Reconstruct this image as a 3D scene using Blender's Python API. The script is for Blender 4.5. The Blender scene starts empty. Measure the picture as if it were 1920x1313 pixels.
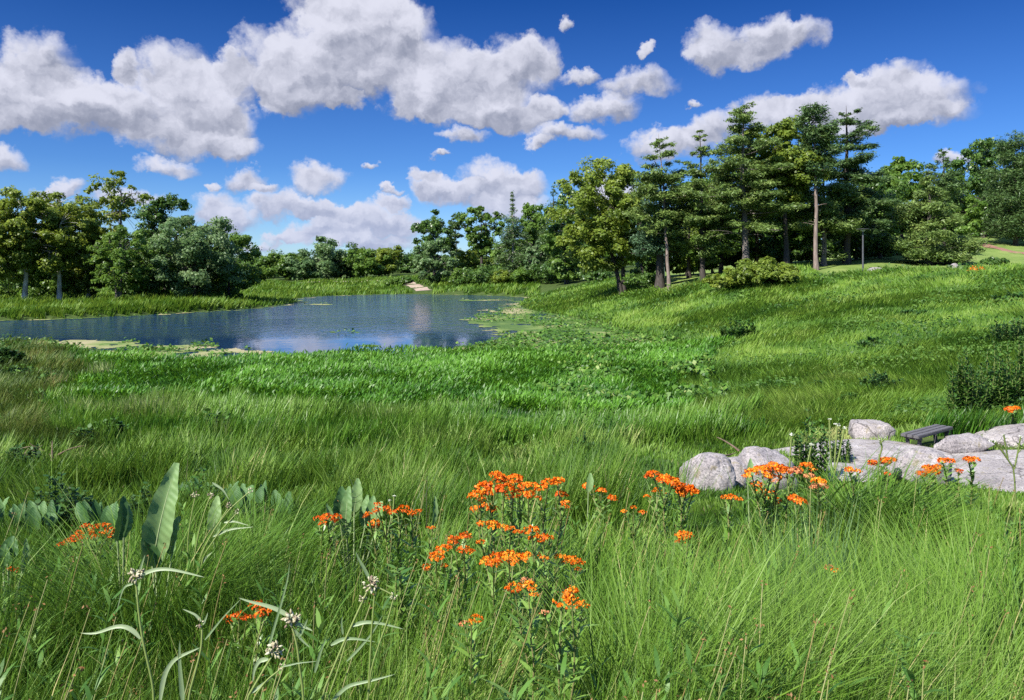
import bpy, bmesh, math
import numpy as np
from mathutils import Vector, Matrix

# ---------------------------------------------------------------- camera, sky, sun, exposure
scene = bpy.context.scene
COL = scene.collection
EYE = 6.3                      # eye height above the pond surface (z = 0)
F = 1493.0                     # focal length in photo pixels (photo is 1920 wide)
HOR = 500.0                    # height of the horizon in the photo

cam_d = bpy.data.cameras.new('camera')
cam = bpy.data.objects.new('camera', cam_d)
COL.objects.link(cam)
cam.location = (0, 0, EYE)
cam.rotation_euler = (math.radians(90), 0, 0)
cam_d.sensor_width = 36.0
cam_d.lens = 36.0 * F / 1920
cam_d.shift_y = -(1313 / 2 - HOR) / 1920
cam_d.clip_start = 0.05
cam_d.clip_end = 20000
scene.camera = cam

SUN = Vector((-0.60, -0.64, 0.90)).normalized()      # direction towards the sun
SUN_EL = math.asin(SUN.z)
SUN_AZ = math.atan2(SUN.x, SUN.y)
sun_d = bpy.data.lights.new('sun', 'SUN')
sun_d.energy = 4.7
sun_d.angle = math.radians(0.5)
sun_d.color = (1.0, 0.955, 0.88)
sun = bpy.data.objects.new('sun', sun_d)
COL.objects.link(sun)
sun.rotation_euler = (-SUN).to_track_quat('-Z', 'Y').to_euler()

scene.view_settings.view_transform = 'Standard'
scene.view_settings.look = 'None'
scene.view_settings.exposure = 1.1
scene.view_settings.gamma = 1.0
scene.cycles.max_bounces = 6
scene.cycles.diffuse_bounces = 3
scene.cycles.glossy_bounces = 2
scene.cycles.transmission_bounces = 3
scene.cycles.use_denoising = False

# clouds: centre and half size in photo pixels, turned into compass bearing and elevation
CLOUDS = [
 (75,110,95,62),(20,170,120,70),(120,195,150,70),(238,128,32,32),(330,140,88,62),(260,205,170,68),(390,185,90,66),
 (420,232,80,52),(340,265,135,36),(310,312,72,22),(440,275,60,30),(0,225,140,34),(430,130,40,40),(-120,180,140,80),
 (500,120,80,80),(560,150,90,80),(600,80,100,70),(680,50,125,64),(740,65,100,70),(620,130,110,70),(530,195,52,38),
 (700,110,90,52),(640,5,120,45),(650,190,40,20),
 (760,155,105,50),(860,130,115,62),(960,120,105,62),(1010,95,58,46),(900,195,180,46),(790,200,85,34),(1040,185,40,28),
 (950,215,95,30),(870,255,54,20),(730,120,62,38),
 (1095,127,44,17),(1200,150,88,32),(1130,195,76,28),(1060,240,76,21),(1010,260,34,12),
 (1340,75,70,44),(1350,102,76,32),(1440,58,52,40),(1500,60,52,36),(1430,92,78,30),
 (1670,140,106,40),(1740,172,118,46),(1600,185,140,46),(1700,213,155,32),(1500,205,110,36),(1420,200,56,32),
 (1340,235,66,32),(1220,275,66,40),(1620,232,125,24),(1280,270,90,40),
 (930,335,82,40),(820,352,54,24),(880,366,122,28),(985,345,58,36),(960,388,86,24),(795,330,30,17),
 (460,335,58,26),(595,335,64,32),(0,300,68,32),(135,365,50,26),(105,375,50,20),(690,315,22,10),(1075,45,20,16),
 (410,385,66,36),(430,412,86,28),(540,385,86,30),(600,387,60,24),(640,400,66,28),(700,402,66,30),(620,430,96,22),
 (740,422,66,28),(660,452,140,20),(560,442,66,15),(735,375,30,17),(1140,380,60,40),(1110,345,40,20),(250,380,70,24),
 (1790,300,40,22),(1300,190,18,9),(500,352,34,12),(730,352,26,9),(830,288,24,10),(655,430,50,14),(480,455,60,12),(390,345,20,9),(1215,95,16,12),(1590,140,30,16),(2100,330,120,40),(-250,330,140,40),(2200,160,160,60),
]

def build_world():
    w = bpy.data.worlds.new('World')
    scene.world = w
    w.use_nodes = True
    nt = w.node_tree
    nt.nodes.clear()
    N, Lk = nt.nodes.new, nt.links.new
    def math_(op, a, b=None, c=None, clamp=False):
        n = N('ShaderNodeMath'); n.operation = op; n.use_clamp = clamp
        for i, v in enumerate((a, b, c)):
            if v is None: continue
            if isinstance(v, (int, float)): n.inputs[i].default_value = v
            else: Lk(v, n.inputs[i])
        return n.outputs[0]
    def vec(op, a, b=None, c=None):
        n = N('ShaderNodeVectorMath'); n.operation = op
        for i, v in enumerate((a, b, c)):
            if v is None: continue
            if isinstance(v, tuple): n.inputs[i].default_value = v
            else: Lk(v, n.inputs[i])
        return n.outputs['Value'] if op in ('DOT_PRODUCT', 'LENGTH') else n.outputs[0]
    def noise(v, scale, detail, rough=0.5, col=False):
        n = N('ShaderNodeTexNoise'); n.inputs['Scale'].default_value = scale
        n.inputs['Detail'].default_value = detail; n.inputs['Roughness'].default_value = rough
        Lk(v, n.inputs['Vector'])
        return n.outputs['Color' if col else 'Fac']
    def smooth(v, a, b):
        n = N('ShaderNodeMapRange'); n.interpolation_type = 'SMOOTHSTEP'
        n.inputs['From Min'].default_value = a; n.inputs['From Max'].default_value = b
        Lk(v, n.inputs['Value'])
        return n.outputs[0]
    def mix(f, a, b):
        n = N('ShaderNodeMix'); n.data_type = 'RGBA'
        Lk(f, n.inputs['Factor']) if not isinstance(f, float) else None
        for k, v in (('A', a), ('B', b)):
            s = n.inputs[6 if k == 'A' else 7]
            if isinstance(v, tuple): s.default_value = v
            else: Lk(v, s)
        return n.outputs[2]
    def mix2(c):                   # polarised, deeper blue low down; overhead, out of view, brightened to add fill light
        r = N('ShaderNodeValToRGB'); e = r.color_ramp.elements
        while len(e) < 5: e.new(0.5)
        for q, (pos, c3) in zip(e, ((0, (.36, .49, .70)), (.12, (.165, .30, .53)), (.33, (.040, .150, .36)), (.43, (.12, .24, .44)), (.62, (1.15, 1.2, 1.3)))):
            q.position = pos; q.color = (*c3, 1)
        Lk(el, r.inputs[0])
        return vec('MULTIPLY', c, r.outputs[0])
    tc = N('ShaderNodeTexCoord')
    d = tc.outputs['Generated']
    sep = N('ShaderNodeSeparateXYZ'); Lk(d, sep.inputs[0])
    az = math_('ARCTAN2', sep.outputs[0], sep.outputs[1])
    el = math_('ARCSINE', sep.outputs[2])
    comb = N('ShaderNodeCombineXYZ'); Lk(az, comb.inputs[0]); Lk(el, comb.inputs[1]); comb.inputs[2].default_value = 1.0
    p0 = comb.outputs[0]
    n1 = noise(p0, 9.0, 2.0, 0.5, True)
    n2 = noise(p0, 30.0, 7.0, 0.62, True)
    w1 = vec('MULTIPLY', vec('SUBTRACT', n1, (0.5, 0.5, 0.5)), (0.050, 0.036, 0.0))
    w2 = vec('MULTIPLY', vec('SUBTRACT', n2, (0.5, 0.5, 0.5)), (0.055, 0.050, 0.0))
    p = vec('ADD', vec('ADD', p0, w1), w2)
    acc = None; pc = p
    for k, (cx, cy, rx, ry) in enumerate(CLOUDS):
        if k and k % 5 == 0: pc = vec('MULTIPLY_ADD', acc, (1e-7, 1e-7, 0), p)   # keeps the node evaluation in sequence
        u = (cx - 960) / F; a = math.atan(u); v = (HOR - cy) / F; e = math.atan(v * math.cos(a))
        ax = rx / F * math.cos(a) ** 2 * 1.0; ey = ry / F * math.cos(a) * 1.0
        q = vec('MULTIPLY_ADD', pc, (1 / ax, 1 / ey, 1), (-a / ax, -e / ey, 0))
        wgt = math_('SUBTRACT', 2.0, vec('DOT_PRODUCT', q, q), clamp=True)
        acc = vec('MULTIPLY', wgt, q) if acc is None else vec('MULTIPLY_ADD', wgt, q, acc)
    sa = N('ShaderNodeSeparateXYZ'); Lk(acc, sa.inputs[0])
    Wt = sa.outputs[2]
    h = math_('DIVIDE', sa.outputs[1], math_('MAXIMUM', Wt, 0.02))
    hx = math_('DIVIDE', sa.outputs[0], math_('MAXIMUM', Wt, 0.02))
    def puff(v, scale):            # rounded, cauliflower like bumps
        n = N('ShaderNodeTexVoronoi'); n.voronoi_dimensions = '2D'; n.feature = 'F1'; n.normalize = True
        n.inputs['Scale'].default_value = scale; n.inputs['Detail'].default_value = 3.0; n.inputs['Roughness'].default_value = 0.5; n.inputs['Lacunarity'].default_value = 2.2
        Lk(v, n.inputs['Vector'])
        return n.outputs['Distance']
    pb = vec('ADD', p0, vec('MULTIPLY', w2, (0.35, 0.35, 0.0)))
    puf0 = puff(pb, 26.0)
    fine = math_('MULTIPLY_ADD', noise(p0, 60.0, 6.0, 0.62), 0.55, math_('MULTIPLY_ADD', puf0, -0.9, 0.56))
    dens_in = math_('MULTIPLY_ADD', math_('SUBTRACT', fine, 0.5), 0.85, Wt)
    alpha = smooth(dens_in, 0.06, 0.95)
    # relief: the difference of one noise between here and a step towards the sun
    puf1 = puff(vec('ADD', pb, (-0.006, 0.010, 0.0)), 26.0)
    pv = vec('MULTIPLY_ADD', p, (1, 1.25, 1), (0, 0, 0))
    off = vec('ADD', pv, (-0.011, 0.017, 0.0))
    rel = math_('SUBTRACT', noise(pv, 15.0, 6.0, 0.55), noise(off, 15.0, 6.0, 0.55))
    lit = math_('MULTIPLY_ADD', math_('SUBTRACT', puf1, puf0), 0.75, math_('MULTIPLY_ADD', rel, 1.7, math_('MULTIPLY_ADD', h, 0.66, 0.62)))
    lit = math_('MULTIPLY_ADD', hx, -0.16, lit)
    lit = math_('MULTIPLY_ADD', math_('MINIMUM', Wt, 2.2), -0.07, lit)
    lit = smooth(lit, -0.15, 1.0)
    sky = N('ShaderNodeTexSky'); sky.sky_type = 'NISHITA'; sky.sun_disc = False
    sky.sun_elevation = SUN_EL; sky.sun_rotation = SUN_AZ
    sky.air_density = 1.0; sky.dust_density = 0.2; sky.ozone_density = 4.0; sky.altitude = 200
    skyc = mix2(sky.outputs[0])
    cloud = mix(lit, (1.22, 1.33, 1.76, 1), (3.3, 3.35, 3.85, 1))
    low = smooth(el, 0.0, 0.16)
    cloud = mix(low, mix(lit, (1.6, 1.85, 2.75, 1), (2.9, 3.05, 3.75, 1)), cloud)
    cov = math_('MULTIPLY', math_('MULTIPLY', alpha, smooth(Wt, 0.0, 0.16)), 0.97)
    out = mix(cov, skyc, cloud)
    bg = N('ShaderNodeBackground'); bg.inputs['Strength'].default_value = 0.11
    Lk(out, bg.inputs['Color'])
    o = N('ShaderNodeOutputWorld'); Lk(bg.outputs[0], o.inputs['Surface'])
    w.cycles.sampling_method = 'MANUAL'; w.cycles.sample_map_resolution = 512
build_world()

# ---------------------------------------------------------------- helpers
rng = np.random.default_rng(11)
def PX(px, py, d):             # photo pixel at a depth -> place in the world
    return np.array([(px - 960) / F * d, d, EYE - (py - HOR) / F * d])

def _hash(ix, iy, iz, seed):
    n = (ix * 374761393 + iy * 668265263 + iz * 2147483647 + seed * 974634777) & 0xffffffff
    n = ((n ^ (n >> 13)) * 1274126177) & 0xffffffff
    n = n ^ (n >> 16)
    return (n & 0xffff) / 65535.0
def vnoise(x, y, z=None, seed=0):
    x = np.asarray(x, float); y = np.asarray(y, float)
    z = np.zeros_like(x) if z is None else np.asarray(z, float)
    ix, iy, iz = np.floor(x).astype(np.int64), np.floor(y).astype(np.int64), np.floor(z).astype(np.int64)
    fx, fy, fz = x - ix, y - iy, z - iz
    fx, fy, fz = [f * f * (3 - 2 * f) for f in (fx, fy, fz)]
    r = 0
    for a in (0, 1):
        for b in (0, 1):
            for c in (0, 1):
                wt = (fx if a else 1 - fx) * (fy if b else 1 - fy) * (fz if c else 1 - fz)
                r = r + wt * _hash(ix + a, iy + b, iz + c, seed)
    return r
def fbm(x, y, z=None, seed=0, oct=4):
    s, a, t = 0, 0.5, 0
    f = 1.0
    for k in range(oct):
        s = s + a * vnoise(np.asarray(x) * f, np.asarray(y) * f, None if z is None else np.asarray(z) * f, seed + k * 17)
        t += a; a *= 0.5; f *= 2.03
    return np.clip(.5 + (s / t - .5) * 1.75, 0, 1)
def sstep(a, b, x):
    t = np.clip((x - a) / (b - a), 0, 1)
    return t * t * (3 - 2 * t)

class MB:                      # collects quads into ONE mesh
    def __init__(s): s.v, s.f, s.t, s.n = [], [], [], 0
    def add(s, v, f, t):
        v = np.asarray(v, np.float32).reshape(-1, 3); f = np.asarray(f, np.int32).reshape(-1, 4)
        t = np.broadcast_to(np.asarray(t, np.float32), (len(v),))
        s.v.append(v); s.f.append(f + s.n); s.t.append(t); s.n += len(v)
    def build(s, name, mat, parent=None, smooth=False, loc=None):
        me = bpy.data.meshes.new(name)
        if s.n:
            v = np.concatenate(s.v); f = np.concatenate(s.f); t = np.concatenate(s.t)
            me.vertices.add(len(v)); me.vertices.foreach_set('co', v.ravel())
            me.loops.add(f.size); me.loops.foreach_set('vertex_index', f.ravel())
            me.polygons.add(len(f)); me.polygons.foreach_set('loop_start', np.arange(0, f.size, 4, dtype=np.int32))
            me.update(calc_edges=True)
            a = me.attributes.new('tint', 'FLOAT', 'POINT'); a.data.foreach_set('value', np.ascontiguousarray(t, np.float32))
            if smooth: me.polygons.foreach_set('use_smooth', np.ones(len(f), bool))
        me.materials.append(mat)
        o = bpy.data.objects.new(name, me); COL.objects.link(o)
        if parent is not None: o.parent = parent
        if loc is not None: o.location = loc
        return o
    # ---- shapes
    def tube(s, pts, rad, sides=6, tint=0.5):
        pts = np.asarray(pts, float); n = len(pts)
        rad = np.broadcast_to(np.asarray(rad, float), (n,))
        tan = np.gradient(pts, axis=0); tan /= np.linalg.norm(tan, axis=1, keepdims=True) + 1e-9
        ref = np.array([0.0, 0, 1.0]) if abs(tan[0, 2]) < 0.9 else np.array([1.0, 0, 0])
        a = np.cross(tan, ref); a /= np.linalg.norm(a, axis=1, keepdims=True) + 1e-9
        b = np.cross(tan, a)
        an = np.linspace(0, 2 * np.pi, sides, endpoint=False)
        v = pts[:, None] + rad[:, None, None] * (np.cos(an)[None, :, None] * a[:, None] + np.sin(an)[None, :, None] * b[:, None])
        i = np.arange(n - 1)[:, None] * sides; j = np.arange(sides)[None]; j2 = (j + 1) % sides
        f = np.stack([i + j, i + j2, i + sides + j2, i + sides + j], -1)
        s.add(v, f, tint)
    def kites(s, c, nrm, size, aspect, tint, r, direction=None, fold=0.12):
        n = len(c); nrm = nrm / (np.linalg.norm(nrm, axis=1, keepdims=True) + 1e-9)
        d = r.normal(size=(n, 3)) if direction is None else direction
        t = d - nrm * (d * nrm).sum(1, keepdims=True); t /= np.linalg.norm(t, axis=1, keepdims=True) + 1e-9
        b = np.cross(nrm, t); size = np.broadcast_to(size, (n,))[:, None]; aspect = np.broadcast_to(aspect, (n,))[:, None]
        up = nrm * size * fold
        v = np.stack([c - t * size * .5, c + b * size * aspect * .5 + up, c + t * size * .5, c - b * size * aspect * .5 + up], 1)
        s.add(v, np.arange(4 * n).reshape(n, 4), np.repeat(np.broadcast_to(tint, (n,)), 4))
    def blades(s, P, L, w, phi, th0, th1, S, tint, r, face=None, prof=None):
        n = len(P); P = np.asarray(P, float)
        L, w, phi, th0, th1, tint = [np.broadcast_to(np.asarray(q, float), (n,)) for q in (L, w, phi, th0, th1, tint)]
        side = phi + np.pi / 2 + (r.uniform(-1.2, 1.2, n) if face is None else face)
        sx, sy = np.cos(side), np.sin(side); dx, dy = np.cos(phi), np.sin(phi)
        pos = P.copy(); V = np.empty((n, S + 1, 2, 3), np.float32)
        prof = prof or {2: (1, .8, .1), 3: (1, .95, .66, .08), 4: (1, 1, .85, .5, .06), 5: (.8, 1, .95, .75, .45, .05)}[S]
        for k in range(S + 1):
            hw = w * .5 * prof[k]
            V[:, k, 0] = pos + np.stack([sx * hw, sy * hw, 0 * hw], 1)
            V[:, k, 1] = pos - np.stack([sx * hw, sy * hw, 0 * hw], 1)
            th = th0 + (th1 - th0) * (k + .5) / S
            pos = pos + (L / S)[:, None] * np.stack([np.sin(th) * dx, np.sin(th) * dy, np.cos(th)], 1)
        base = np.arange(n)[:, None] * (2 * (S + 1)); k = np.arange(S)[None] * 2
        f = np.stack([base + k, base + k + 1, base + k + 3, base + k + 2], -1)
        s.add(V.reshape(-1, 3), f.reshape(-1, 4), np.repeat(tint, 2 * (S + 1)))

def tag(o, label=None, cat=None, group=None, kind=None):
    if label: o['label'] = label
    if cat: o['category'] = cat
    if group: o['group'] = group
    if kind: o['kind'] = kind
    return o
def thing(name, label, cat, loc, group=None, rz=0.0):
    o = bpy.data.objects.new(name, None); COL.objects.link(o)
    o.empty_display_size = 0.2; o.location = loc; o.rotation_euler = (0, 0, rz)
    return tag(o, label, cat, group)

# ---------------------------------------------------------------- materials
def nodes_of(name):
    m = bpy.data.materials.new(name); m.use_nodes = True
    nt = m.node_tree; nt.nodes.clear()
    out = nt.nodes.new('ShaderNodeOutputMaterial')
    return m, nt, out
def ramp(nt, fac, stops):
    r = nt.nodes.new('ShaderNodeValToRGB'); e = r.color_ramp.elements
    while len(e) < len(stops): e.new(0.5)
    for el, (p, c) in zip(e, stops): el.position = p; el.color = (*c, 1)
    if fac is not None: nt.links.new(fac, r.inputs[0])
    return r.outputs[0]
def noise_n(nt, scale, detail=4, rough=0.55, coord='pos', stretch=None):
    n = nt.nodes.new('ShaderNodeTexNoise'); n.inputs['Scale'].default_value = scale
    n.inputs['Detail'].default_value = detail; n.inputs['Roughness'].default_value = rough
    if coord == 'pos': src = nt.nodes.new('ShaderNodeNewGeometry').outputs['Position']
    else: src = nt.nodes.new('ShaderNodeTexCoord').outputs['Object']
    if stretch:
        mp = nt.nodes.new('ShaderNodeVectorMath'); mp.operation = 'MULTIPLY'; mp.inputs[1].default_value = stretch
        nt.links.new(src, mp.inputs[0]); src = mp.outputs[0]
    nt.links.new(src, n.inputs['Vector'])
    return n.outputs['Fac']
def mathn(nt, op, a, b, clamp=False):
    n = nt.nodes.new('ShaderNodeMath'); n.operation = op; n.use_clamp = clamp
    for i, v in enumerate((a, b)):
        if isinstance(v, (int, float)): n.inputs[i].default_value = v
        else: nt.links.new(v, n.inputs[i])
    return n.outputs[0]
def leaf_mat(name, stops, transl=0.3, rough=0.55, spec=0.25, patch=0.0, pscale=0.3):
    m, nt, out = nodes_of(name)
    at = nt.nodes.new('ShaderNodeAttribute'); at.attribute_name = 'tint'
    fac = at.outputs['Fac']
    if patch:
        nz = noise_n(nt, pscale, 3)
        fac = mathn(nt, 'ADD', fac, mathn(nt, 'MULTIPLY', mathn(nt, 'SUBTRACT', nz, 0.5), patch), True)
    col = ramp(nt, fac, stops)
    b = nt.nodes.new('ShaderNodeBsdfPrincipled'); nt.links.new(col, b.inputs['Base Color'])
    b.inputs['Roughness'].default_value = rough; b.inputs['Specular IOR Level'].default_value = spec
    tr = nt.nodes.new('ShaderNodeBsdfTranslucent')
    hs = nt.nodes.new('ShaderNodeHueSaturation'); hs.inputs['Hue'].default_value = 0.485; hs.inputs['Value'].default_value = 1.25
    nt.links.new(col, hs.inputs['Color']); nt.links.new(hs.outputs[0], tr.inputs['Color'])
    mx = nt.nodes.new('ShaderNodeMixShader'); mx.inputs[0].default_value = transl
    nt.links.new(b.outputs[0], mx.inputs[1]); nt.links.new(tr.outputs[0], mx.inputs[2])
    nt.links.new(mx.outputs[0], out.inputs['Surface'])
    return m
def solid_mat(name, stops, scale=6.0, rough=0.85, bump=0.3, bscale=None, coord='obj', stretch=None, spec=0.3, detail=6):
    m, nt, out = nodes_of(name)
    nz = noise_n(nt, scale, detail, 0.6, coord, stretch)
    b = nt.nodes.new('ShaderNodeBsdfPrincipled'); nt.links.new(ramp(nt, nz, stops), b.inputs['Base Color'])
    b.inputs['Roughness'].default_value = rough; b.inputs['Specular IOR Level'].default_value = spec
    if bump:
        bp = nt.nodes.new('ShaderNodeBump'); bp.inputs['Strength'].default_value = bump; bp.inputs['Distance'].default_value = 0.03
        nt.links.new(noise_n(nt, bscale or scale * 2, 6, 0.65, coord, stretch), bp.inputs['Height'])
        nt.links.new(bp.outputs[0], b.inputs['Normal'])
    nt.links.new(b.outputs[0], out.inputs['Surface'])
    return m
# ---------------------------------------------------------------- terrain
CP = []
def cz(px, d, z): CP.append((px, d, z))
def cp(px, py, d): CP.append((px, d, EYE - (py - HOR) / F * d))
for px in (-500, 200, 960, 1700, 2400):
    cz(px, 1.0, 4.76); cz(px, 2.0, 4.72); cz(px, 3.0, 4.66)
for d, row in ((4.5, ((-400, 4.3), (0, 4.32), (500, 4.40), (960, 4.45), (1920, 4.47), (2400, 4.5))),
               (6.5, ((-400, 3.7), (0, 3.75), (500, 3.85), (960, 3.97), (1500, 4.08), (1920, 4.1), (2400, 4.1))),
               (10, ((-400, 2.85), (0, 2.85), (480, 2.9), (960, 3.05), (1500, 3.2), (1920, 3.25), (2400, 3.3))),
               (15, ((-400, 2.05), (0, 2.0), (480, 2.05), (960, 2.2), (1350, 2.08), (1550, 1.80), (1920, 1.72), (2400, 1.9))),
               (17, ((1400, 1.75), (1600, 1.47), (1920, 1.40), (2300, 1.5))),
               (20, ((-400, 1.5), (0, 1.45), (480, 1.3), (960, 1.35), (1300, 1.4), (1550, 1.42), (1750, 1.45), (1950, 1.5), (2400, 2.0))),
               (23, ((1550, 1.3), (1720, 1.33), (1900, 1.35))),
               (27, ((-400, 1.1), (0, .95), (400, .65), (960, .55), (1300, .65), (1700, 1.35), (1920, 1.6), (2400, 2.2))),
               (35, ((-400, .7), (0, .55), (400, .25), (960, .15), (1300, .35), (1600, 1.25), (1920, 2.1), (2400, 3.2))),
               (47, ((-400, .4), (0, .3), (400, .1), (960, .1), (1300, .35), (1600, 1.65), (1920, 3.1), (2400, 4.6))),
               (60, ((-400, .2), (0, .1), (960, 0), (1300, .25), (2400, 6.2)))):
    for px, z in row: cz(px, d, z)
for t in ((1300,610,75),(1300,575,85),(1300,537,100),(1500,640,52),(1500,580,70),(1500,520,90),(1700,650,43),(1700,600,56),
          (1700,540,75),(1700,502,92),(1920,530,70),(1920,492,90),(2400,470,95),(1165,552,115),(1255,534,100),(1318,523,100),
          (1395,500,97),(1530,503,95),(1740,497,102),(1880,480,130),(1800,482,120),(1850,456,150),(1925,468,145),(1920,443,170),
          (1450,498,120),(780,545,190),(780,527,215),(650,531,232),(480,536,222),(960,527,195),(900,536,185),(1040,541,160),
          (1100,532,150),(1200,521,132),(0,566,124),(200,565,127),(360,559,130),(450,558,152),(0,556,165),(-500,566,124),
          (-500,540,220),(200,538,220),(1300,516,140),(1400,505,140),(1350,514,118)):
    cp(*t)
for px, z4, z10, z30 in ((-800, 3, 5, 10), (200, 3, 5, 10), (800, 4, 6, 12), (1300, 9, 14, 20), (1900, 28, 30, 30), (2600, 30, 32, 35)):
    cz(px, 400, z4); cz(px, 1000, z10); cz(px, 4000, z30)
CP = np.array(CP)
def _uv(x, y):
    y = np.maximum(y, 0.9)
    return np.clip(x / y, -1.0, 1.0) * 2.6, np.log(y)
_cu = np.stack([(CP[:, 0] - 960) / F * 2.6, np.log(CP[:, 1])], 1)
def _phi(d2): return np.sqrt(d2 + 0.10)
_A = _phi(((_cu[:, None] - _cu[None]) ** 2).sum(-1))
_n = len(CP)
_M = np.zeros((_n + 3, _n + 3)); _M[:_n, :_n] = _A - np.eye(_n) * 0.004
_M[:_n, _n] = 1; _M[:_n, _n + 1:] = _cu; _M[_n, :_n] = 1; _M[_n + 1:, :_n] = _cu.T
_W = np.linalg.solve(_M, np.concatenate([CP[:, 2], [0, 0, 0]]))
def h_raw(x, y):
    x = np.asarray(x, float); y = np.asarray(y, float); sh = x.shape
    u, v = _uv(x.ravel(), y.ravel()); out = np.empty(u.shape)
    for i in range(0, len(u), 40000):
        uu, vv = u[i:i + 40000], v[i:i + 40000]
        P = _phi((uu[:, None] - _cu[None, :, 0]) ** 2 + (vv[:, None] - _cu[None, :, 1]) ** 2)
        out[i:i + 40000] = P @ _W[:_n] + _W[_n] + _W[_n + 1] * uu + _W[_n + 2] * vv
    return out.reshape(sh)
POND = [(-900,660),(-300,657),(0,645),(140,668),(300,684),(480,684),(600,674),(700,668),(900,668),(1060,668),(1200,660),(1290,650),(1285,643),(1200,628),(1110,605),
        (1040,590),(985,580),(975,568),(1000,561),(985,557),(940,555),(880,553),(760,552),(650,554),(590,557),(548,561),(560,566),(543,570),(500,576),(420,582),
        (300,589),(200,594),(100,598),(0,601),(-300,608),(-900,615)]
def on_level(px, py, z=0.0):
    d = (EYE - z) * F / (py - HOR); return np.array([(px - 960) / F * d, d])
def smooth_poly(P, n=4):
    P = np.asarray(P); out = []
    m = len(P)
    for i in range(m):
        a, b, c, d = P[i - 1], P[i], P[(i + 1) % m], P[(i + 2) % m]
        for k in range(n):
            t = k / n
            out.append(0.5 * (2 * b + (c - a) * t + (2 * a - 5 * b + 4 * c - d) * t * t + (3 * b - a - 3 * c + d) * t ** 3))
    return np.array(out)
PONDW = smooth_poly([on_level(*p) for p in POND], 3)
def sdist(x, y, P):            # signed distance, negative inside
    x = np.asarray(x, float); y = np.asarray(y, float)
    best = np.full(x.shape, 1e9); ins = np.zeros(x.shape, bool)
    for i in range(len(P)):
        ax, ay = P[i - 1]; bx, by = P[i]
        ex, ey = bx - ax, by - ay
        t = np.clip(((x - ax) * ex + (y - ay) * ey) / (ex * ex + ey * ey + 1e-12), 0, 1)
        best = np.minimum(best, (x - ax - t * ex) ** 2 + (y - ay - t * ey) ** 2)
        c = ((ay > y) != (by > y)) & (x < ex * (y - ay) / (ey + 1e-12) + ax)
        ins ^= c
    b = np.sqrt(best)
    return np.where(ins, -b, b)
def pond_sd(x, y):
    x = np.asarray(x, float); y = np.asarray(y, float)
    sd = np.full(x.shape, 50.0)
    m = (y > 38) & (y < 195) & (x < 60) & (x > -190)
    if m.any(): sd[m] = sdist(x[m], y[m], PONDW)
    return sd
def height(x, y, want_sd=False):
    z = h_raw(x, y); sd = pond_sd(x, y)
    x = np.asarray(x, float); y = np.asarray(y, float)
    z = z + (fbm(x * .9, y * .9, seed=3, oct=3) - .5) * 0.16 * sstep(60, 8, y) + (fbm(x * .16, y * .16, seed=5, oct=3) - .5) * 0.5 * sstep(8, 60, y) * sstep(1, 12, sd)
    out = np.maximum(np.minimum(z, 0.06 + np.maximum(sd, 0) * 0.5 + np.maximum(sd - 8, 0) * 4), 0.04 + 0.01 * np.clip(sd, 0, 5))
    ins = -np.minimum(0.06 + 0.12 * np.abs(sd), 1.5)
    out = np.where(sd < 0, ins, out)
    return (out, sd) if want_sd else out
def H1(x, y): return float(height(np.array([x]), np.array([y]))[0])

def zone_lawn(x, y):           # how much of the place is mown lawn
    px = 960 + F * x / np.maximum(y, .5)
    a = sstep(88, 93, y + (px - 1620) * 0.012 + (fbm(x * .2, y * .2, seed=8) - .5) * 5) * sstep(1495, 1560, px)
    b = sstep(97, 103, y + (fbm(x * .2, y * .2, seed=9) - .5) * 8) * sstep(1215, 1262, px)
    return np.clip(np.maximum(a, b), 0, 1) * (y < 260)

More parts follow.
